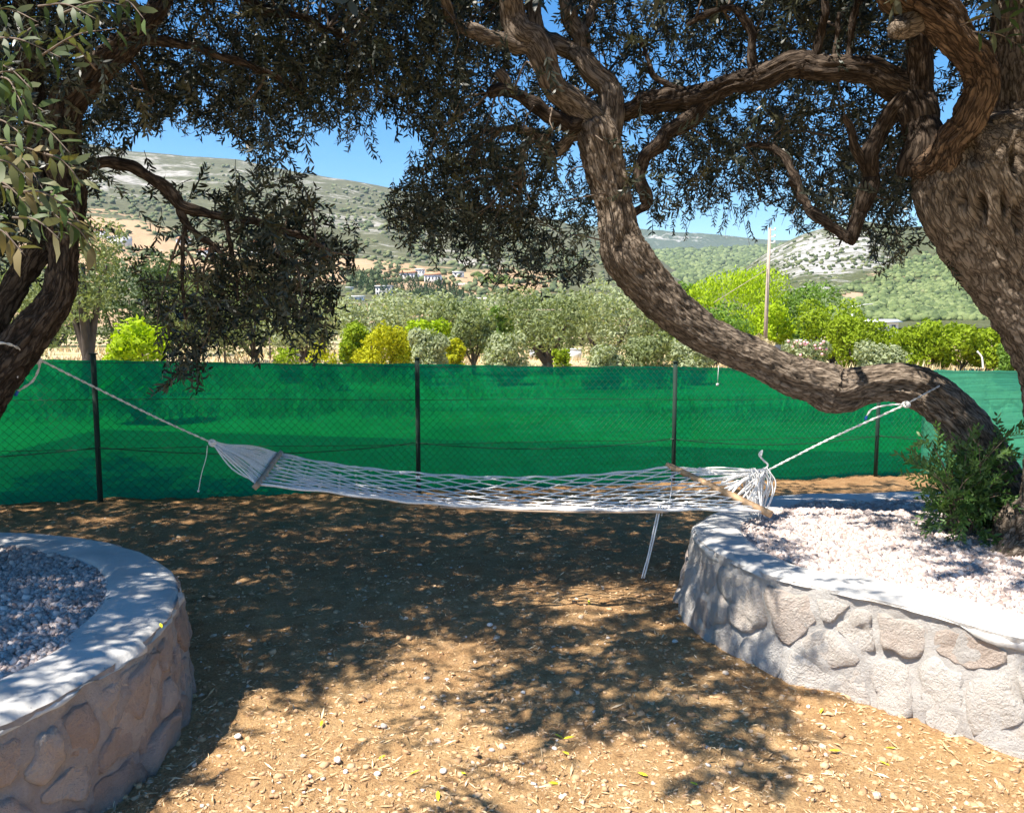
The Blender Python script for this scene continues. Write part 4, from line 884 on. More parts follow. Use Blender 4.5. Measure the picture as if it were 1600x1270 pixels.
# C
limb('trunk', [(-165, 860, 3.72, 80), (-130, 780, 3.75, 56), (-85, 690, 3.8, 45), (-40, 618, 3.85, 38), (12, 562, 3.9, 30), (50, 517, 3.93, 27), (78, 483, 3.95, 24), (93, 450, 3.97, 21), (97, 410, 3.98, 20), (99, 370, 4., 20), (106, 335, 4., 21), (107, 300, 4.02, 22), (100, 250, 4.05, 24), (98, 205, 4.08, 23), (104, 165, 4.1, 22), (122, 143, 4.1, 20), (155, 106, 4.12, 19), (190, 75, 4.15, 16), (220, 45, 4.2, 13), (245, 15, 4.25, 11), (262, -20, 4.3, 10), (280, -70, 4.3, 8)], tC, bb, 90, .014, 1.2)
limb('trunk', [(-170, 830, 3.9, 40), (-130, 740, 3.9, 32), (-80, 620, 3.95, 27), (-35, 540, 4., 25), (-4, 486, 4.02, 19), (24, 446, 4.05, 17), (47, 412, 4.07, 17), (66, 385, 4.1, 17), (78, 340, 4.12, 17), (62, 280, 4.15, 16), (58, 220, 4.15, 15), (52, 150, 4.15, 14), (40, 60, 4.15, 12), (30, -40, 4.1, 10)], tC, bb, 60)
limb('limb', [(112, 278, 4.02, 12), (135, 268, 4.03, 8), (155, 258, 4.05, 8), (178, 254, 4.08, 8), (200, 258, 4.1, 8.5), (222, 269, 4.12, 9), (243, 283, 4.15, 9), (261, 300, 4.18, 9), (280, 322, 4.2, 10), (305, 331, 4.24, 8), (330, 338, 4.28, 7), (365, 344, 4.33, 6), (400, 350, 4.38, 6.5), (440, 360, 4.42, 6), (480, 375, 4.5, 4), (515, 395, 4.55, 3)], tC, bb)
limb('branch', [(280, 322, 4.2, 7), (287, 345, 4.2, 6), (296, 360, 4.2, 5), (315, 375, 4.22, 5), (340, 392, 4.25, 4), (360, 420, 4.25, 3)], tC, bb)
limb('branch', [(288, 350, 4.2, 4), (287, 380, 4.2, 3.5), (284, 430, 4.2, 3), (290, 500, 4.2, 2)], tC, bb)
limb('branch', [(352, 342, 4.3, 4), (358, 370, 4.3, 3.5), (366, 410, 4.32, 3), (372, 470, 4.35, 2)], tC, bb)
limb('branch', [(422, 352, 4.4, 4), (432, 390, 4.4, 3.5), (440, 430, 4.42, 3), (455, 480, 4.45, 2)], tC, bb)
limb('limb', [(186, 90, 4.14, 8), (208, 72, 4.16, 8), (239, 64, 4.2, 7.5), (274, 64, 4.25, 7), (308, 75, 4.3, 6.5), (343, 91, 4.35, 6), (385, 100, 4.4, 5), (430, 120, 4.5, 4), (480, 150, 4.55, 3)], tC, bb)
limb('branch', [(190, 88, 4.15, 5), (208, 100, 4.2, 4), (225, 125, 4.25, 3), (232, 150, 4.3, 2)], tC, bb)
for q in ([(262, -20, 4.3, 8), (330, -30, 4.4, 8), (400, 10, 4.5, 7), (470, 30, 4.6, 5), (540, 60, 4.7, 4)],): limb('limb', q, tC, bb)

# ---- foliage
def leaf_pts(L, w):
    return np.array([(0, 0, 0), (.32*L, .48*w, .0), (.32*L, -.48*w, .0), (.72*L, .36*w, -.03*L), (.72*L, -.36*w, -.03*L), (L, 0, -.09*L)])
LF = np.array([(0, 2, 1), (1, 2, 4), (1, 4, 3), (3, 4, 5)])
def rotm(ax, an):
    ax = np.asarray(ax, float)/np.linalg.norm(ax); K = np.array([[0, -ax[2], ax[1]], [ax[2], 0, -ax[0]], [-ax[1], ax[0], 0]]); return np.eye(3)+math.sin(an)*K+(1-math.cos(an))*K@K
def sprig(seed, n=18, L=.22, ll=.055, lw=.0125, bend=.5):
    r = np.random.RandomState(seed); t = np.linspace(0, 1, 7); c = np.c_[t*L*np.cos(bend*t*.5), .05*L*np.sin(t*3+seed), -bend*.5*L*t**2]
    V, F = [], []; nv = 0
    sV, sF, _ = tube(c, np.linspace(.0022, .0008, 7), 3, cap=False); V.append(sV); F.append(np.vstack([sF[0][:, [0, 1, 2]], sF[0][:, [0, 2, 3]]])); nv = len(sV)
    for i in range(n):
        u = .12+.88*(i//2+.5)/(n/2.); p = np.array([np.interp(u, t, c[:, k]) for k in range(3)]); side = 1 if i % 2 else -1
        roll = (i//2 % 2)*math.pi/2+r.normal(0, .35); sz = r.uniform(.75, 1.15)*(.75+.25*math.sin(u*3.1))
        A = leaf_pts(ll*sz, lw*r.uniform(.85, 1.2)); A = A@rotm((1, 0, 0), r.normal(0, .6)).T
        A = A@rotm((0, 0, 1), side*r.uniform(.5, 1.0)).T; A = A@rotm((1, 0, 0), roll).T
        V.append(A+p); F.append(LF+nv); nv += 6
    return np.vstack(V), np.vstack(F)
SPR = [sprig(i, 18+2*(i % 3), .2+.02*(i % 4), .05+.003*(i % 3), .0125, .3+.15*(i % 4)) for i in range(12)]
SPRU = [sprig(30+i, 16, .26, .075, .022, .4) for i in range(8)]
def place(Pos, Dir, scale, templates, seed):
    r = np.random.RandomState(seed); n = len(Pos); k = r.randint(0, len(templates), n); Vs, Fs, Ts = [], [], []; off = 0
    Dir = Dir/np.linalg.norm(Dir, axis=1)[:, None]; up = r.normal(size=(n, 3))*.7+np.array([0, 0, 1.]); b = np.cross(up, Dir); b /= np.linalg.norm(b, axis=1)[:, None]+1e-9; c = np.cross(Dir, b)
    tt = r.rand(n)
    for q in range(len(templates)):
        m = np.where(k == q)[0]
        if not len(m): continue
        V, F = templates[q]; W_ = (V[None, :, :1]*Dir[m][:, None]+V[None, :, 1:2]*b[m][:, None]+V[None, :, 2:]*c[m][:, None])*scale[m][:, None, None]+Pos[m][:, None]
        Vs.append(W_.reshape(-1, 3)); Fs.append((F[None]+(np.arange(len(m))*len(V))[:, None, None]+off).reshape(-1, 3)); Ts.append(np.repeat(tt[m], len(V))); off += len(m)*len(V)
    return np.concatenate(Vs), np.concatenate(Fs), np.concatenate(Ts)
MAP = ["8887655677767887888881666677777888885367",
       "8887655689999987899980467776777888875357",
       "8873566789999988899765456665457777633467",
       "8864677899999887898643334666556665433346",
       "7744564467875422687543223578888876640034",
       "6653310003441000577634434688887547750000",
       "6653221003330000678876646688776558860000",
       "6652123456751002788877632564235768860000",
       "6651035678886105778887531211101426752000",
       "5652046788887400435666400000000000653000",
       "2220036788888400000245530000000000200000",
       "0000025678886100000000000000000000000000",
       "0000006754366000000000000000000000000000",
       "0000016730012000000000000000000000000000",
       "0000003300000000000000000000000000000000"]
assert all(len(s) == 40 for s in MAP), [len(s) for s in MAP]
MA = np.array([[int(c) for c in s] for s in MAP], float)
def dens(px, py):
    x = np.clip(px/40-.5, 0, 38.999); y = py/40-.5; out = py > 600; y = np.clip(y, 0, 13.999)
    i, j = np.floor(y).astype(int), np.floor(x).astype(int); fy, fx = y-i, x-j
    fx = sstep(.2, .8, fx); fy = sstep(.2, .8, fy)
    v = MA[i, j]*(1-fy)*(1-fx)+MA[i+1, j]*fy*(1-fx)+MA[i, j+1]*(1-fy)*fx+MA[i+1, j+1]*fy*fx
    return np.where(out, 0, v)
# sunlit openings on the ground and on the right bed (where no crown stands between them and the sun)
LITG = [[(300, 1150), (440, 1085), (590, 1025), (700, 985), (790, 990), (775, 1060), (810, 1125), (900, 1150), (1010, 1155), (1110, 1195), (1190, 1205), (1225, 1130), (1235, 1010), (1330, 1040), (1700, 1180), (1700, 1700), (-200, 1700), (180, 1290), (330, 1230)],
        [(905, 915), (985, 905), (1000, 945), (960, 990), (880, 985), (850, 950)], [(690, 1030), (760, 1005), (800, 1030), (730, 1060)]]
LITB = [[(1185, 830), (1330, 795), (1430, 812), (1500, 880), (1700, 930), (1700, 1400), (1290, 950), (1300, 915), (1200, 850)]]
def shadow_px(Pn, z):
    t = (Pn[:, 2]-z)/sv[2]; Q = Pn-sv[None]*t[:, None]; x, y, zc = proj(Q); return x, y, Q
def in_lit(Pn):
    x, y, Q = shadow_px(Pn, 0.); k = np.zeros(len(Pn), bool); nzx = 22*vn(Q[:, 0]*3, Q[:, 1]*3); nzy = 16*vn(Q[:, 0]*3+9, Q[:, 1]*3)
    for p in LITG: k |= inpoly(x+nzx, y+nzy, p) & (Q[:, 1] > .3)
    k |= (Q[:, 1] <= 2.4) & (Q[:, 1] > -2) & (Q[:, 0] > -1.6)
    x, y, Q = shadow_px(Pn, HB)
    for p in LITB: k |= inpoly(x+nzx, y+nzy, p) & (Q[:, 1] > .3)
    return k
def sunpath(Pn):
    """openings in the crown through which the sun reaches the limbs and the net"""
    k = np.zeros(len(Pn), bool)
    for (x, y, Y, rad, zmin) in SUNNY:
        T_0 = P(x, y, Y); v = Pn-T_0; t = v@sv; d = np.linalg.norm(v-t[:, None]*sv, axis=1); k |= (t > .05) & (d < rad*(1+.4*vn(Pn[:, 0]*4, Pn[:, 1]*4, Pn[:, 2]*4)))
    return k
SUNNY = [(x, y, 5.05, .3, 0) for x, y in ((985, 410), (1005, 435), (1035, 470), (1065, 495), (1095, 515), (1130, 535), (1165, 550), (1195, 565), (1225, 580), (1305, 600), (1365, 590), (1385, 590))]
SUNNY += [(x, y, 3.97, .14, 0) for x, y in ((1410, 10), (1450, 25), (1490, 50), (1525, 90), (1540, 140), (1520, 180), (1490, 215))]
SUNNY += [(x, y, 2.1, .07, 0) for x, y in ((20, 160), (60, 180), (30, 200), (110, 60), (100, 250), (60, 300), (100, 340), (130, 380), (40, 380), (20, 300))]
SUNNY += [(821, 42, 4.83, .1, 0), (838, 70, 4.85, .1, 0), (860, 105, 4.87, .1, 0), (1240, 104, 4.6, .08, 0), (1300, 110, 4.5, .08, 0), (1100, 140, 4.85, .07, 0), (1178, 80, 4.7, .07, 0)]
SUNNY += [(x, y, 4.8, .16, 0) for x, y in ((560, 750), (700, 770), (780, 775), (860, 778), (930, 775), (1000, 770), (1070, 765), (1130, 760), (1180, 745), (1190, 770))]
# candidates in the slab of air the crowns fill
n0 = 52000
px = RS.uniform(-120, 1720, n0); py = RS.uniform(-60, 600, n0)
YD = np.where(px < 560, np.where(py < 230, RS.uniform(3.9, 7.8, n0), RS.uniform(3.9, 5.6, n0)), np.where(px < 1000, RS.uniform(4.3, 7.9, n0), RS.uniform(4.4, 7.9, n0)))
d_ = dens(px, py)/10.
a_ = (px-800)/FPX; b_ = -(py-635)/FPX; dy = cp+b_*sp_; dz = -sp_+b_*cp
Pt = np.c_[a_*YD/dy, YD, HC+dz*YD/dy]
cn = fbm(Pt[:, 0]*3.2, Pt[:, 1]*.9, Pt[:, 2]*3.2, 3)
d_ = np.where((px < 575) & (py > 245), d_*.88, d_)
lai = -np.log(1-np.minimum(d_, .93)*.98)/2.5
prob = lai*np.clip(1+1.3*cn, 0, 2.2)*.54*np.clip(YD/5.2, .8, 1.5)**1.6
keep = (RS.rand(n0) < prob) & (d_ > .04)
lit = in_lit(Pt)
keep &= ~(lit & (RS.rand(n0) < .95)) & ~(sunpath(Pt) & (RS.rand(n0) < .85))
Pt = Pt[keep]; pxk = px[keep]; pyk = py[keep]
# unseen upper parts of the crowns above the frame
n1 = 60000
x1 = RS.uniform(-9, 7.5, n1); y1 = RS.uniform(1.2, 9.5, n1); z1 = RS.uniform(2.7, 5.8, n1); Q1 = np.c_[x1, y1, z1]
u1, v1, _ = proj(Q1); off_ = (v1 < -20-FPX*.2/np.maximum(y1, .5)) | (u1 < -120) | (u1 > 1740)
_, _, g1 = shadow_px(Q1, 0.)
cn1 = fbm(x1*1.5, y1*1.5, z1*1.1, 3)
dome = 3.3+2.6*np.exp(-((x1+3.8)/3.4)**2-((y1-4.6)/3.8)**2)+2.6*np.exp(-((x1-2.)/3.4)**2-((y1-6.3)/3.4)**2)
k1_ = off_ & (z1 < dome) & (cn1 > -.75) & ~in_lit(Q1) & ~sunpath(Q1) & (g1[:, 1] > 2.0) & (g1[:, 1] < 10.5) & (g1[:, 0] > -5.) & (g1[:, 0] < 5.5)
print('UP', k1_.sum())
k1_ &= RS.rand(n1) < 15500./max(1, k1_.sum())*(1+1.1*((g1[:, 1] < 4.7) & (g1[:, 0] > -1.6) & (g1[:, 0] < 1.7)))
Q1 = Q1[k1_]; 
AllP = np.vstack([Pt, Q1]); AllX = np.r_[pxk, proj(Q1)[0]]
Dr = RS.normal(size=(len(AllP), 3)); Dr[:, 2] -= .55; Dr /= np.linalg.norm(Dr, axis=1)[:, None]
isup = np.arange(len(AllP)) >= len(Pt)
for _ in range(4):
    tx, ty, _z = proj(AllP+Dr*.19); inf = (tx > -20) & (tx < 1620) & (ty > -10) & (dens(tx, ty) < 1.6)
    D2 = RS.normal(size=Dr.shape); D2[:, 2] -= .2; Dr = np.where(inf[:, None], D2/np.linalg.norm(D2, axis=1)[:, None], Dr)
tx, ty, _z = proj(AllP+Dr*.19); ok = ~((tx > -20) & (tx < 1620) & (ty > -10) & (dens(tx, ty) < 1.2) & (RS.rand(len(AllP)) < .85))
AllP, AllX, Dr, isup = AllP[ok], AllX[ok], Dr[ok], isup[ok]
print('SPRIGS', len(AllP), isup.sum())
LC = np.vstack([c[:, :3] for _, c in LIMB]); LC = LC[LC[:, 2] > 2.02]
tid = np.where(AllX < 545, 2, np.where(AllX < 985, 0, 1))
for ti, root in ((0, tA), (1, tB), (2, tC)):
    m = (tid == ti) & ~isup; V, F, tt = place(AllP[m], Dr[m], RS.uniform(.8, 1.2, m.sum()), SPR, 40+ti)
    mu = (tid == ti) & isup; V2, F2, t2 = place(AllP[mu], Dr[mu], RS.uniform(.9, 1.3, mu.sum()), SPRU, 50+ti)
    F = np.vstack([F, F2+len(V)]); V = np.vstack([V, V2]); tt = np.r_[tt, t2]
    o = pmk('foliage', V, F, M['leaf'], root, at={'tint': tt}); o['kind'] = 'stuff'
    # leafless twigs leading from the limbs into the foliage
    own = np.vstack([c[:, :3] for (_, c), rt in [(l, None) for l in LIMB]]); mb = MB(); ii = np.where(m)[0]; r = np.random.RandomState(ti)
    for q in r.choice(ii, min(len(ii), 330), replace=False):
        p = AllP[q]; dd = np.linalg.norm(LC-p, axis=1); j = int(np.argmin(dd+.25*r.rand(len(dd))))
        if dd[j] > .85 or dd[j] < .05: continue
        a = LC[j]; mid = (a+p)/2+r.normal(0, .1, 3)*dd[j]+np.array([0, 0, .12*dd[j]])
        rr0 = .003+.008*min(1, dd[j]); mb.tube([a, a*.7+mid*.3+r.normal(0, .02, 3), mid, mid*.4+p*.6+r.normal(0, .02, 3), p], [rr0, rr0*.85, rr0*.6, rr0*.4, .0015], 5, sub=.06)
    o = mb.out('twigs', M['twig'], root, smooth=True); o['kind'] = 'stuff'
# hanging fine shoots below the right crown
mb = MB(); hang = []
for (x, y, y2, Y) in ((1010, 300, 345, 5.2), (1030, 310, 350, 5.2), (1060, 300, 345, 5.3), (1085, 290, 330, 5.1), (1120, 280, 352, 5.), (1132, 270, 372, 5.), (1150, 260, 360, 5.), (1162, 265, 385, 5.), (1175, 250, 340, 5.05), (1215, 300, 352, 4.9), (1245, 320, 360, 4.8), (1075, 300, 375, 5.2), (1420, 330, 360, 4.5), (1480, 370, 440, 4.4), (1400, 360, 420, 4.5), (940, 300, 350, 5.2), (700, 350, 385, 4.9), (560, 200, 225, 4.7), (575, 195, 240, 4.7)):
    A = P(x, y, Y); B = P(x+RS.uniform(-14, 14), y2, Y); mid = (A+B)/2+[RS.uniform(-.05, .05), 0, 0]; V, F, _ = tube([A, mid, B], [.0022, .0016, .0008], 4, sub=.03); mb.add(V, F)
    for i in range(3): hang.append((A*(1-i*.3)+B*i*.3, B-A))
tag(mb.out('hanging_shoots', M['twig'], tB), kind='stuff')
hp = np.array([h[0] for h in hang]); hd = np.array([h[1] for h in hang]); V, F, tt = place(hp, hd+RS.normal(0, .1, hd.shape), RS.uniform(.4, .75, len(hp)), SPR, 77)
o = pmk('foliage', V, F, M['leaf'], tB, at={'tint': tt}); o['kind'] = 'stuff'

# ---- big near leaves of the left tree, single leaves as parts
lm = []
for i in range(4):
    A = leaf_pts(1., .25+.03*i); A[:, 2] += [0, .01, .01, -.02, -.02, -.12]; me = mk('leaf', A, LF, M['leaf_near'], smooth=True, at={'tint': np.full(6, (.2, .6, .92, 1.)[i])}); lm.append(me.data); bpy.data.objects.remove(me)
near = [  # stem start px,py,Y  -> end px,py,Y , leaves
 ((-40, 130, 2.2), (70, 175, 2.0), 10), ((-30, 60, 2.3), (95, 90, 2.1), 10), ((60, 90, 2.3), (180, 45, 2.2), 9), ((-30, 190, 2.1), (40, 215, 1.9), 8), ((0, 120, 2.1), (35, 165, 1.9), 7),
 ((-40, 225, 2.2), (120, 262, 2.1), 12), ((10, 230, 2.2), (70, 300, 2.1), 9), ((-30, 270, 2.1), (60, 340, 2.0), 10), ((0, 290, 2.1), (105, 352, 2.0), 10), ((80, 300, 2.1), (145, 385, 2.0), 11), ((-40, 320, 2.1), (25, 385, 2.0), 8),
 ((40, 190, 2.3), (110, 240, 2.2), 9), ((150, 110, 2.4), (90, 60, 2.3), 8), ((60, 10, 2.3), (150, 30, 2.2), 8), ((-30, 20, 2.2), (60, 35, 2.1), 8), ((20, 340, 2.), (95, 375, 1.95), 8), ((180, 0, 2.4), (225, 30, 2.3), 7), ((100, 345, 2.), (150, 400, 2.0), 7),
 ((-30, 150, 2.0), (25, 110, 1.95), 7), ((60, 40, 2.3), (30, 80, 2.25), 7), ((-20, 250, 2.0), (50, 285, 1.95), 9), ((30, 300, 2.0), (110, 330, 1.95), 8), ((-30, 350, 2.0), (40, 400, 1.95), 8), ((70, 240, 2.1), (130, 290, 2.05), 8), ((-20, 100, 2.1), (50, 140, 2.0), 8), ((100, 20, 2.3), (200, 10, 2.25), 8), ((1500, 40, 3.2), (1590, 30, 3.1), 8), ((1520, 50, 3.2), (1600, 75, 3.1), 8), ((1540, -10, 3.2), (1600, 10, 3.1), 7)]
r = np.random.RandomState(5); mbt = MB(); mbt2 = MB()
for (a, b, nl) in near:
    A, B = P(*a), P(*b); right = a[0] > 1000; root = tB if right else tC
    mid = (A+B)/2+np.array([0, 0, .02]); pts = catmull(np.array([A, mid, B]), .01); (mbt2 if right else mbt).tube([A, mid, B], [.003, .0022, .001], 5, sub=.02)
    ax = (B-A)/np.linalg.norm(B-A)
    for i in range(nl):
        u = (i//2+.6)/(nl/2.+.1); p = pts[min(len(pts)-1, int(u*(len(pts)-1)))]; o = bpy.data.objects.new('leaf', lm[r.randint(2) if (a[1] < 215 or a[0] > 1000) else r.randint(1, 4)]); COL.objects.link(o); o.parent = root
        side = np.cross(ax, [0, 1, 0])*(1 if i % 2 else -1); d = ax*.8+side*r.uniform(.5, 1.)+np.array([0, r.uniform(-.5, .5), -.25]); d /= np.linalg.norm(d)
        q = Vector(d).to_track_quat('X', 'Z'); o.rotation_mode = 'QUATERNION'; from mathutils import Quaternion
        o.rotation_quaternion = q @ Quaternion((1, 0, 0), r.normal(0, .9)); s_ = r.uniform(.052, .08)*(.9 if not right else 1.); o.scale = (s_, s_, s_); o.location = [float(v) for v in p-np.array(root.location)]
mbt.out('shoot', M['twig'], tC, smooth=True); mbt2.out('shoot', M['twig'], tB, smooth=True)
# second layer of duller leaves around the near left crown
n2 = 260; x2 = RS.uniform(-80, 180, n2); y2 = RS.uniform(-40, 330, n2); Y2 = RS.uniform(2.5, 3.7, n2); kk = dens(x2, y2)/10 > RS.rand(n2)*1.3
Pn = np.array([P(a, b, c) for a, b, c in zip(x2[kk], y2[kk], Y2[kk])]); Dn = RS.normal(size=(len(Pn), 3)); Dn[:, 2] -= .4
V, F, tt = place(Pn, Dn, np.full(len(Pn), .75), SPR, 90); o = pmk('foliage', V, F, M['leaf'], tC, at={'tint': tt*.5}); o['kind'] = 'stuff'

# ---- sucker shrub at the foot of the leaning trunk
sb = P(1505, 838, 4.62); sb[2] = HB-.03
sr = empty('sucker_shrub', sb, 'lush green leafy shrub of suckers at the foot of the leaning trunk', 'shrub')
SPR2 = [sprig(60+i, 20, .26, .06, .017, .3) for i in range(6)]
PP, DD, stems = [], [], MB(); r = np.random.RandomState(9)
tips = [(1455, 690), (1450, 720), (1575, 680), (1560, 700), (1583, 668), (1500, 715), (1530, 700), (1480, 740), (1545, 735), (1512, 695)]
for i in range(62):
    if i < 10: tx, ty = tips[i]
    else: tx, ty = r.uniform(1448, 1582), r.uniform(715, 845)
    E_ = P(tx, ty, 4.62+r.uniform(-.25, .2)); S_ = sb+np.array([r.uniform(-.1, .1), r.uniform(-.05, .1), 0]); E_[2] = max(E_[2], HB+.03)
    mid = S_*.5+E_*.5+np.array([0, 0, .08]); C = catmull(np.array([S_, mid, E_]), .03); stems.tube([S_, mid, E_], [.005, .0035, .0015], 5, sub=.05)
    for j in range(4 if i >= 10 else 6):
        q = int(len(C)*(.3+.7*(j+.5)/6*(1.5 if i >= 10 else 1))); q = min(q, len(C)-2); PP.append(C[q]); DD.append((C[q+1]-C[q])/np.linalg.norm(C[q+1]-C[q])+r.normal(0, .5, 3))
V, F, tt = place(np.array(PP), np.array(DD), r.uniform(.5, .95, len(PP)), SPR2, 5); o = pmk('foliage', V, F, M['leaf_shrub'], sr, at={'tint': tt}); o['kind'] = 'stuff'
stems.out('stem', M['twig'], sr)

# ============================================================ HAMMOCK
KL = P(332, 692, 4.65); KR = P(1190, 738, 5.0)
nearE = np.array([P(x, y, Y) for x, y, Y in ((402, 757, 4.5), (500, 767, 4.52), (650, 785, 4.55), (800, 794, 4.58), (950, 797, 4.62), (1100, 796, 4.68), (1190, 799, 4.75))])
farE = np.array([P(x, y, Y) for x, y, Y in ((437, 709, 5.12), (530, 726, 5.13), (640, 738, 5.15), (760, 745, 5.17), (880, 744, 5.18), (980, 737, 5.19), (1048, 729, 5.2))])
hr = empty('hammock', nearE[3]*np.array([1, 1, 0]), 'white knotted rope hammock with two wooden bars slung between the olives', 'hammock')
NE = catmull(nearE, .02); FE = catmull(farE, .02)
def along(C, u):
    d = np.r_[0, np.cumsum(np.linalg.norm(np.diff(C, axis=0), axis=1))]; return np.array([np.interp(u*d[-1], d, C[:, k]) for k in range(3)])
def S(u, v):
    a, b = along(NE, u), along(FE, u); p = a*(1-v)+b*v; p[2] -= .07*math.sin(u*math.pi)*math.sin(v*math.pi); return p
NC, NU = 18, 26
knots = MB()
for j in range(NC+1):
    pts = []
    for i in range(NU+1):
        off_v = (.5 if (i+j) % 2 else -.5)*.86
        v = np.clip((j+off_v*.98)/NC, 0, 1); pts.append(S(i/NU, v)+np.array([0, 0, r.normal(0, .003)]))
    V, F, _ = tube(pts, .0046, 6); pmk('net_cord', V, F, M['rope'], hr, smooth=True)
    for i in range(NU+1):
        if (i+j) % 2: continue
        v = (j-.5)/NC
        if v < 0 or v > 1: continue
        c = S(i/NU, v); knots.add(IV*np.array([.013, .009, .009])*r.uniform(.8, 1.25)+c, IF_)
tag(knots.out('net_knots', M['rope'], hr, smooth=True), kind='stuff')
for v in (0., 1.):
    V, F, _ = tube([S(u, v)+np.array([0, 0, .004*math.sin(u*60)]) for u in np.linspace(0, 1, 60)], .008 if v == 0 else .006, 8); o = pmk('edge_rope', V, F, M['rope'], hr, smooth=True)
V, F, _ = tube([S(u, 0)+np.array([0, -.004, -.012]) for u in np.linspace(.35, .8, 30)], .006, 6); o = pmk('edge_rope', V, F, M['bar_grey'], hr, smooth=True); o['label'] = 'brown underside rope of the near edge'  # brown strand just below the white near edge
def bar(a, b, m, r0, r1, lab, sq=False):
    ax = (b-a)/np.linalg.norm(b-a); a2, b2 = a-ax*.04, b+ax*.03; V, F, _ = tube([a2, (a2+b2)/2, b2], [r0, (r0+r1)/2, r1], 4 if sq else 14, sub=.04)
    o = pmk('spreader_bar', V, F, m, hr, smooth=not sq); o['label'] = lab
bar(nearE[0], farE[0], M['bar_grey'], .021, .019, 'flat grey spreader bar at the left end', True)
bar(nearE[-1]+np.array([.02, 0, 0]), farE[-1], M['bar'], .022, .02, 'round brown spreader bar at the right end')
for j in range(NC+1):  # gathering cords
    v = j/NC; a = S(0, v); w = r.normal(0, .012, 3); m1 = a*.5+KL*.5+w-np.array([0, 0, .01])
    V, F, _ = tube([a, m1, KL+r.normal(0, .006, 3)], .0048, 6, sub=.05); pmk('gathering_cord', V, F, M['rope'], hr, smooth=True)
    V, F, _ = tube([a+[0, .004, 0], a*.55+KL*.45+w*.4+[0, 0, .012], KL+r.normal(0, .006, 3)], .0042, 6, sub=.05); pmk('gathering_cord', V, F, M['rope'], hr, smooth=True)
    a = S(1, v); w = r.normal(0, .02, 3); m1 = a*.5+KR*.5+w
    for q in range(2):
        V, F, _ = tube([a, m1+r.normal(0, .008, 3), KR+r.normal(0, .012, 3)], .0048, 6, sub=.05); pmk('gathering_cord', V, F, M['rope'], hr, smooth=True)
kn = MB()
for j in range(26):
    v = r.rand(); u = r.uniform(.25, .8); side = r.rand() < .45
    c = (S(0, v)*(1-u)+KL*u) if side else (S(1, v)*(1-u)+KR*u); kn.add(IV*np.array([.014, .011, .011])+c, IF_)
tag(kn.out('net_knots', M['rope'], hr, smooth=True), kind='stuff')
def knot(c, s, m=None):
    mb = MB()
    for i in range(4):
        t = np.linspace(0, 2*math.pi, 17)[:-1]; ax = r.normal(size=3); ax /= np.linalg.norm(ax); e = np.cross(ax, [0.3, .2, 1.]); e /= np.linalg.norm(e); f_ = np.cross(ax, e)
        L_ = np.array([c+s*(math.cos(q)*e+math.sin(q)*f_*.8) for q in np.r_[t, t[:1]]]); V, F, _ = tube(L_, s*.36, 6); mb.add(V, F)
    return mb.out('knot', m or M['rope'], hr, smooth=True)
knot(KL, .02); knot(KR+np.array([.01, 0, .0]), .022)
# loose loops hanging from the right knot
for i in range(22):
    top = KR+np.array([r.uniform(-.10, .02), r.uniform(-.05, .05), r.uniform(-.02, .03)]); dx = r.uniform(-.06, .05); ln = r.uniform(.08, .27)
    bot = KR+np.array([-.03+dx*.6, r.uniform(-.08, .0), -ln]); mid = (top+bot)/2+np.array([dx, r.uniform(-.03, .03), .02])
    back = bot+np.array([r.uniform(.008, .02), 0, .015]); V, F, _ = tube([top, mid, bot, back, mid+[.02, .01, .03], top+[.02, 0, 0]], .0042, 6, sub=.02); pmk('loose_loop', V, F, M['rope'], hr, smooth=True)
tw = [KR+np.array([.0, 0, .01]), P(1200, 727, 5.), P(1192, 718, 5.), P(1186, 710, 5.), P(1191, 704, 5.), P(1189, 712, 4.98)]
V, F, _ = tube(tw, .006, 7, sub=.015); pmk('rope_end', V, F, M['rope'], hr, smooth=True)
def tie(pts, name, rad=.0055, m=None):
    # two-strand twisted rope
    C = catmull(np.array(pts), .008); T, Nn, B = frames(C); s = np.r_[0, np.cumsum(np.linalg.norm(np.diff(C, axis=0), axis=1))]; mb = MB()
    for ph in (0, math.pi):
        a = s/.012*.9+ph; V, F, _ = tube(C+rad*.55*(np.cos(a)[:, None]*Nn+np.sin(a)[:, None]*B), rad*.62, 5); mb.add(V, F, .7 if ph else .3)
    return mb.out(name, m or M['rope_far'], hr, smooth=True)
tie([KL, P(250, 655, 4.45), P(150, 606, 4.2), P(62, 562, 3.98), P(40, 552, 3.9)], 'tie_rope')
tie([P(40, 552, 3.9), P(20, 540, 3.78), P(-5, 536, 3.74), P(-50, 545, 3.8)], 'tie_rope')
tie([P(38, 551, 3.9), P(34, 562, 3.88), P(32, 575, 3.88), P(26, 590, 3.86)], 'tie_rope')
tie([P(62, 565, 3.97), P(60, 578, 3.97), P(50, 596, 3.96), P(28, 611, 3.95)], 'rope_end')
mb = MB(); mb.tube([P(28, 611, 3.95), P(24, 618, 3.95)], .008, 8); mb.out('tape', M['tape'], hr)
mb = MB(); mb.tube([P(324, 696, 4.65), P(322, 715, 4.65), P(315, 740, 4.65), P(310, 766, 4.65)], .0025, 5, sub=.02); mb.add(IV*.008+P(310, 767, 4.65), IF_); mb.out('hanging_string', M['rope'], hr)
tie([KR+np.array([.03, 0, .01]), P(1300, 684, 4.95), P(1415, 632, 4.72)], 'tie_rope', .006, M['rope'])
tie([P(1415, 632, 4.72), P(1440, 618, 4.74), P(1468, 603, 4.82)], 'tie_rope', .005)
tie([P(1418, 632, 4.72), P(1400, 632, 4.7), P(1380, 634, 4.7), P(1362, 640, 4.7), P(1354, 650, 4.7)], 'rope_end', .005, M['rope'])
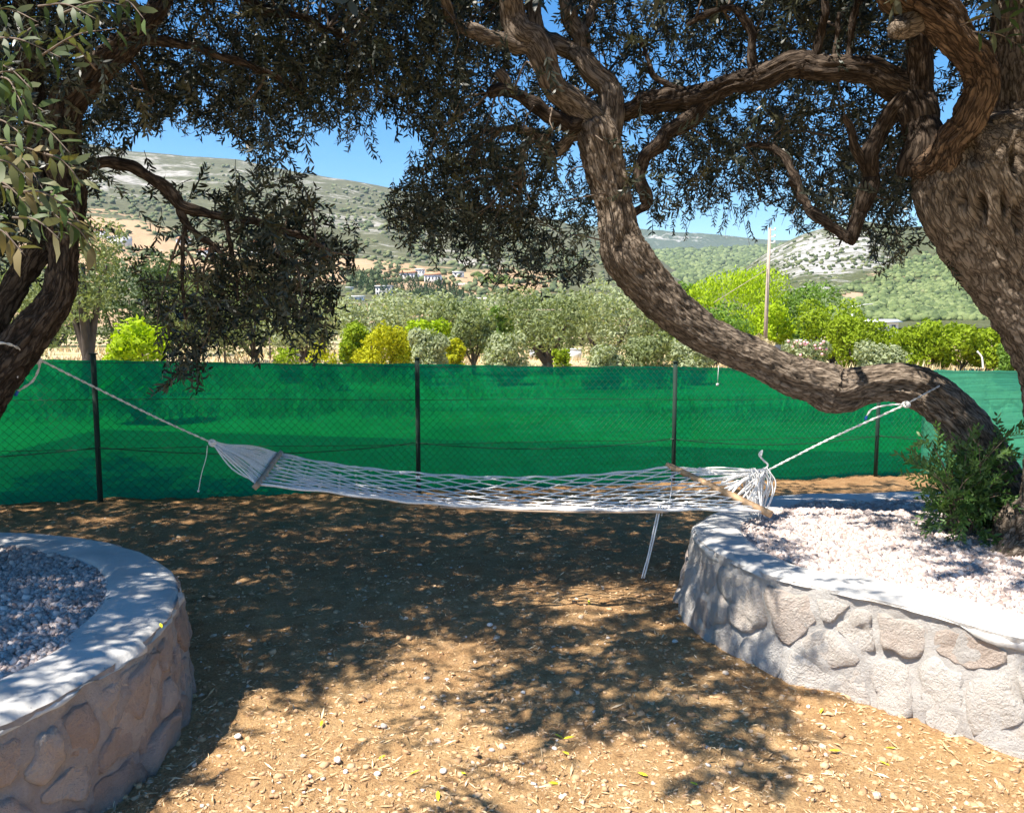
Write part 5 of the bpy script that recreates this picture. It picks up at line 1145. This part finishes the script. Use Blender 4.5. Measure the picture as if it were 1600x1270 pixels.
mb = MB(); mb.tube([P(1354, 650, 4.7), P(1352, 656, 4.7)], .008, 8); mb.out('tape', M['tape'], hr)
knot(P(1416, 632, 4.71), .018, M['rope_far']); knot(P(58, 563, 3.97), .018, M['rope_far'])
# knotted rope pair hanging below the near edge
for dx in (-1.2, 2.2):
    V, F, _ = tube([P(1030+dx, 790, 4.66), P(1022+dx, 830, 4.66), P(1013+dx*.8, 870, 4.66), P(1008+dx, 888, 4.66), P(1004+dx, 903, 4.66)], .0045, 6, sub=.02); pmk('hanging_rope', V, F, M['rope'], hr, smooth=True)
for q, (x, y) in enumerate(((1040, 800), (1046, 798), (1036, 806))):
    V, F, _ = tube([P(x, 790, 4.67), P(x-2, y, 4.67)], .003, 5); pmk('fringe', V, F, M['rope'], hr)
V, F, _ = tube([P(1050, 740, 5.15), P(1049, 765, 4.95), P(1046, 785, 4.7)], .003, 5); pmk('cross_cord', V, F, M['rope'], hr)

# ============================================================ GROUND LITTER
def gsample(n, y0=2.3, y1=8.6, pw=1.6):
    u = RS.rand(n); D = (y0**(1-pw)+u*(y1**(1-pw)-y0**(1-pw)))**(1/(1-pw)); x = RS.uniform(-.72, .72, n)*D
    k = ~inpoly(x, D, LO+LN*.04) & ~inpoly(x, D, RO+RN*.05); x, D = x[k], D[k]
    t = ((x-FP(0)[0])*nrm2[0]+(D-FP(0)[1])*nrm2[1]); k = t > .05; return x[k], D[k]
def hz(x, y): return gz(x, y)+relief(x, y)+np.maximum(0, fbm(x*22, y*22, None, 2)-.25)*.02
x, y = gsample(30000); n = len(x); z = hz(x, y)+.005; L_ = RS.gamma(2., .0038, n)+.002*(1+.6*(RS.rand(n) > .95)); wd = L_*RS.uniform(.06, .17, n); a = RS.uniform(0, 6.28, n); ti = RS.normal(0, .22, n)
d = np.c_[np.cos(a), np.sin(a), ti]; e = np.c_[-np.sin(a), np.cos(a), RS.normal(0, .3, n)]
C = np.c_[x, y, z+np.abs(ti)*L_*.6]; V = np.stack([C-d*L_[:, None], C+e*wd[:, None]+[0, 0, .002], C+d*L_[:, None], C-e*wd[:, None]], 1).reshape(-1, 3)
tag(mk('dry_leaf_litter', V, np.arange(4*n).reshape(n, 4), M['straw'], at={'tint': np.repeat(np.clip(RS.normal(.5, .25, n), 0, 1), 4)}), kind='stuff')
x, y = gsample(15000); z = hz(x, y); S_ = RS.gamma(1.6, .003, len(x))+.002
scatter('soil_clods', np.c_[x, y, z-.2*S_], np.minimum(S_, .02), M['clod'], .6, .25, .55, smooth=False)
x, y = gsample(220); z = hz(x, y); scatter('stone_chips', np.c_[x, y, z], RS.uniform(.005, .012, len(x)), M['white_stone'], .6, .3, .5, smooth=False)
stones = [(1172-300, 1175, 12, 'small white stone, brightest on the sunlit soil in front of the shadow blob'), (865, 1183, 11, ''), ]
def stone_obj(px, py, rpx, lab, i):
    p = G(px, py); p[2] = float(hz(np.array([p[0]]), np.array([p[1]]))[0]); s = rpx*p[1]/FPX/2; rr_ = np.random.RandomState(i)
    V = IV*(1+.3*rr_.uniform(-1, 1, (12, 1)))*np.array([s, s*.8, s*.55]); o = mk('stone', V, IF_, M['white_stone'], at={'tint': np.full(12, rr_.rand())}); o.location = (float(p[0]), float(p[1]), float(p[2]+s*.25)); o.rotation_euler = (0, 0, rr_.rand()*6)
    m_ = o.modifiers.new('round', 'SUBSURF'); m_.levels = 1; m_.render_levels = 1
    return tag(o, lab, 'stone', 'loose stones on the bare soil')
for i, (px_, py_, rp, lab) in enumerate([(866, 1173, 13, 'bright white stone on sunlit soil below the tip of the shadow'), (599, 1137, 20, 'flat white stone on sunlit soil left of centre'), (768, 1174, 15, 'pale flat stone left of the brightest white one'), (693, 1215, 20, 'large pale stone near the bottom edge, left of centre'), (590, 1220, 17, 'pale stone near the bottom edge below the flat white one'), (742, 1029, 10, 'small white stone in the light patch left of the shadow blob'), (666, 1058, 15, 'brown stone at the upper edge of the sunlit soil'), (950, 996, 10, 'white pebble in the bright patch below the hanging rope'), (765, 978, 15, 'brown stone in the shade near the centre'), (661, 1102, 13, 'white stone just inside the sunlit soil edge'), (754, 1112, 14, 'pale stone right of the white one by the sunlit edge'), (528, 1200, 22, 'broad pale stone low on the sunlit soil, far left group'), (540, 1215, 14, 'small pale stone touching the broad low-left one'), (1134, 1057, 16, 'tan stone in the shade beside the right bed'), (1055, 1002, 14, 'whitish stone half in shade near the right bed corner'), (1105, 1172, 15, 'white stone at the edge of the dark shadow fingers'), (1263, 1103, 12, 'pale stone on sunlit soil in front of the right wall'), (1405, 1141, 13, 'pale stone nearest the right wall foot'), (265, 1165, 20, 'grey stone at the foot of the left wall'), (380, 1180, 14, 'white stone on the edge of the left shade'), (372, 1162, 17, 'pale flat stone above the white one at the left shade edge'), (1290, 1177, 16, 'yellowish stone low in the right foreground')]): stone_obj(px_, py_, rp, lab, i)
ylm = None
YL = ['yellow leaf just above the brightest white stone', 'yellow leaf in the pair right above the brightest white stone', 'yellow leaf just right of the brightest white stone', 'yellow leaf left of the large pale stone near the bottom edge', 'yellow leaf right of the large pale stone near the bottom edge', 'yellow leaf nearest the bottom edge, left of centre', 'yellow leaf low on the sunlit soil, right of centre', 'yellow leaf below the brightest white stone', 'yellow leaf in the shade at the foot of the right bed wall', 'yellow leaf below the pale stone in front of the right wall', 'yellow leaf beside the yellowish stone in the right foreground', 'yellow leaf nearest the bottom edge at the right', 'yellow leaf close below the right wall foot', 'yellow leaf at the left edge of the sunlit soil', 'yellow leaf in the bright patch under the hammock', 'yellow fallen leaf on the concrete cap of the left bed', 'yellow leaf beside the pale stone low left of centre', 'yellow leaf on sunlit soil under the shadow fingers']
for i, (px_, py_) in enumerate(((866, 1148), (880, 1162), (889, 1189), (656, 1213), (728, 1223), (684, 1248), (1012, 1221), (857, 1228), (1222, 1042), (1285, 1111), (1314, 1172), (1372, 1194), (1400, 1173), (504, 1136), (920, 942), (250, 976), (592, 1195), (1090, 1235))):
    p = G(px_, py_); p[2] = float(hz(np.array([p[0]]), np.array([p[1]]))[0])+.012
    if i == 15: p = G(px_, py_, HB); p[2] += .008
    if ylm is None:
        A = leaf_pts(1., .3); o = mk('fallen_leaf', A, LF, M['yleaf'], at={'tint': np.full(6, .4)}); ylm = o.data
    else: o = bpy.data.objects.new('fallen_leaf', ylm); COL.objects.link(o)
    s_ = random.uniform(.035, .055); o.scale = (s_, s_, s_); o.location = [float(v) for v in p]; o.rotation_euler = (random.uniform(-.3, .3), random.uniform(-.2, .2), random.uniform(0, 6))
    tag(o, YL[i], 'fallen leaf', 'yellow fallen leaves')
# haze
hzb = MB(); hzb.box((0, 500, 179), (13800, 13800, 362)); hm = bpy.data.materials.new('haze'); hm.use_nodes = True; nt = hm.node_tree; nt.nodes.remove(nt.nodes['Principled BSDF'])
vp = nt.nodes.new('ShaderNodeVolumePrincipled'); vp.inputs['Density'].default_value = .00009; vp.inputs['Color'].default_value = (.82, .9, 1, 1); vp.inputs['Anisotropy'].default_value = .3
nt.links.new(vp.outputs[0], nt.nodes['Material Output'].inputs['Volume'])
tag(hzb.out('haze', hm), kind='stuff')
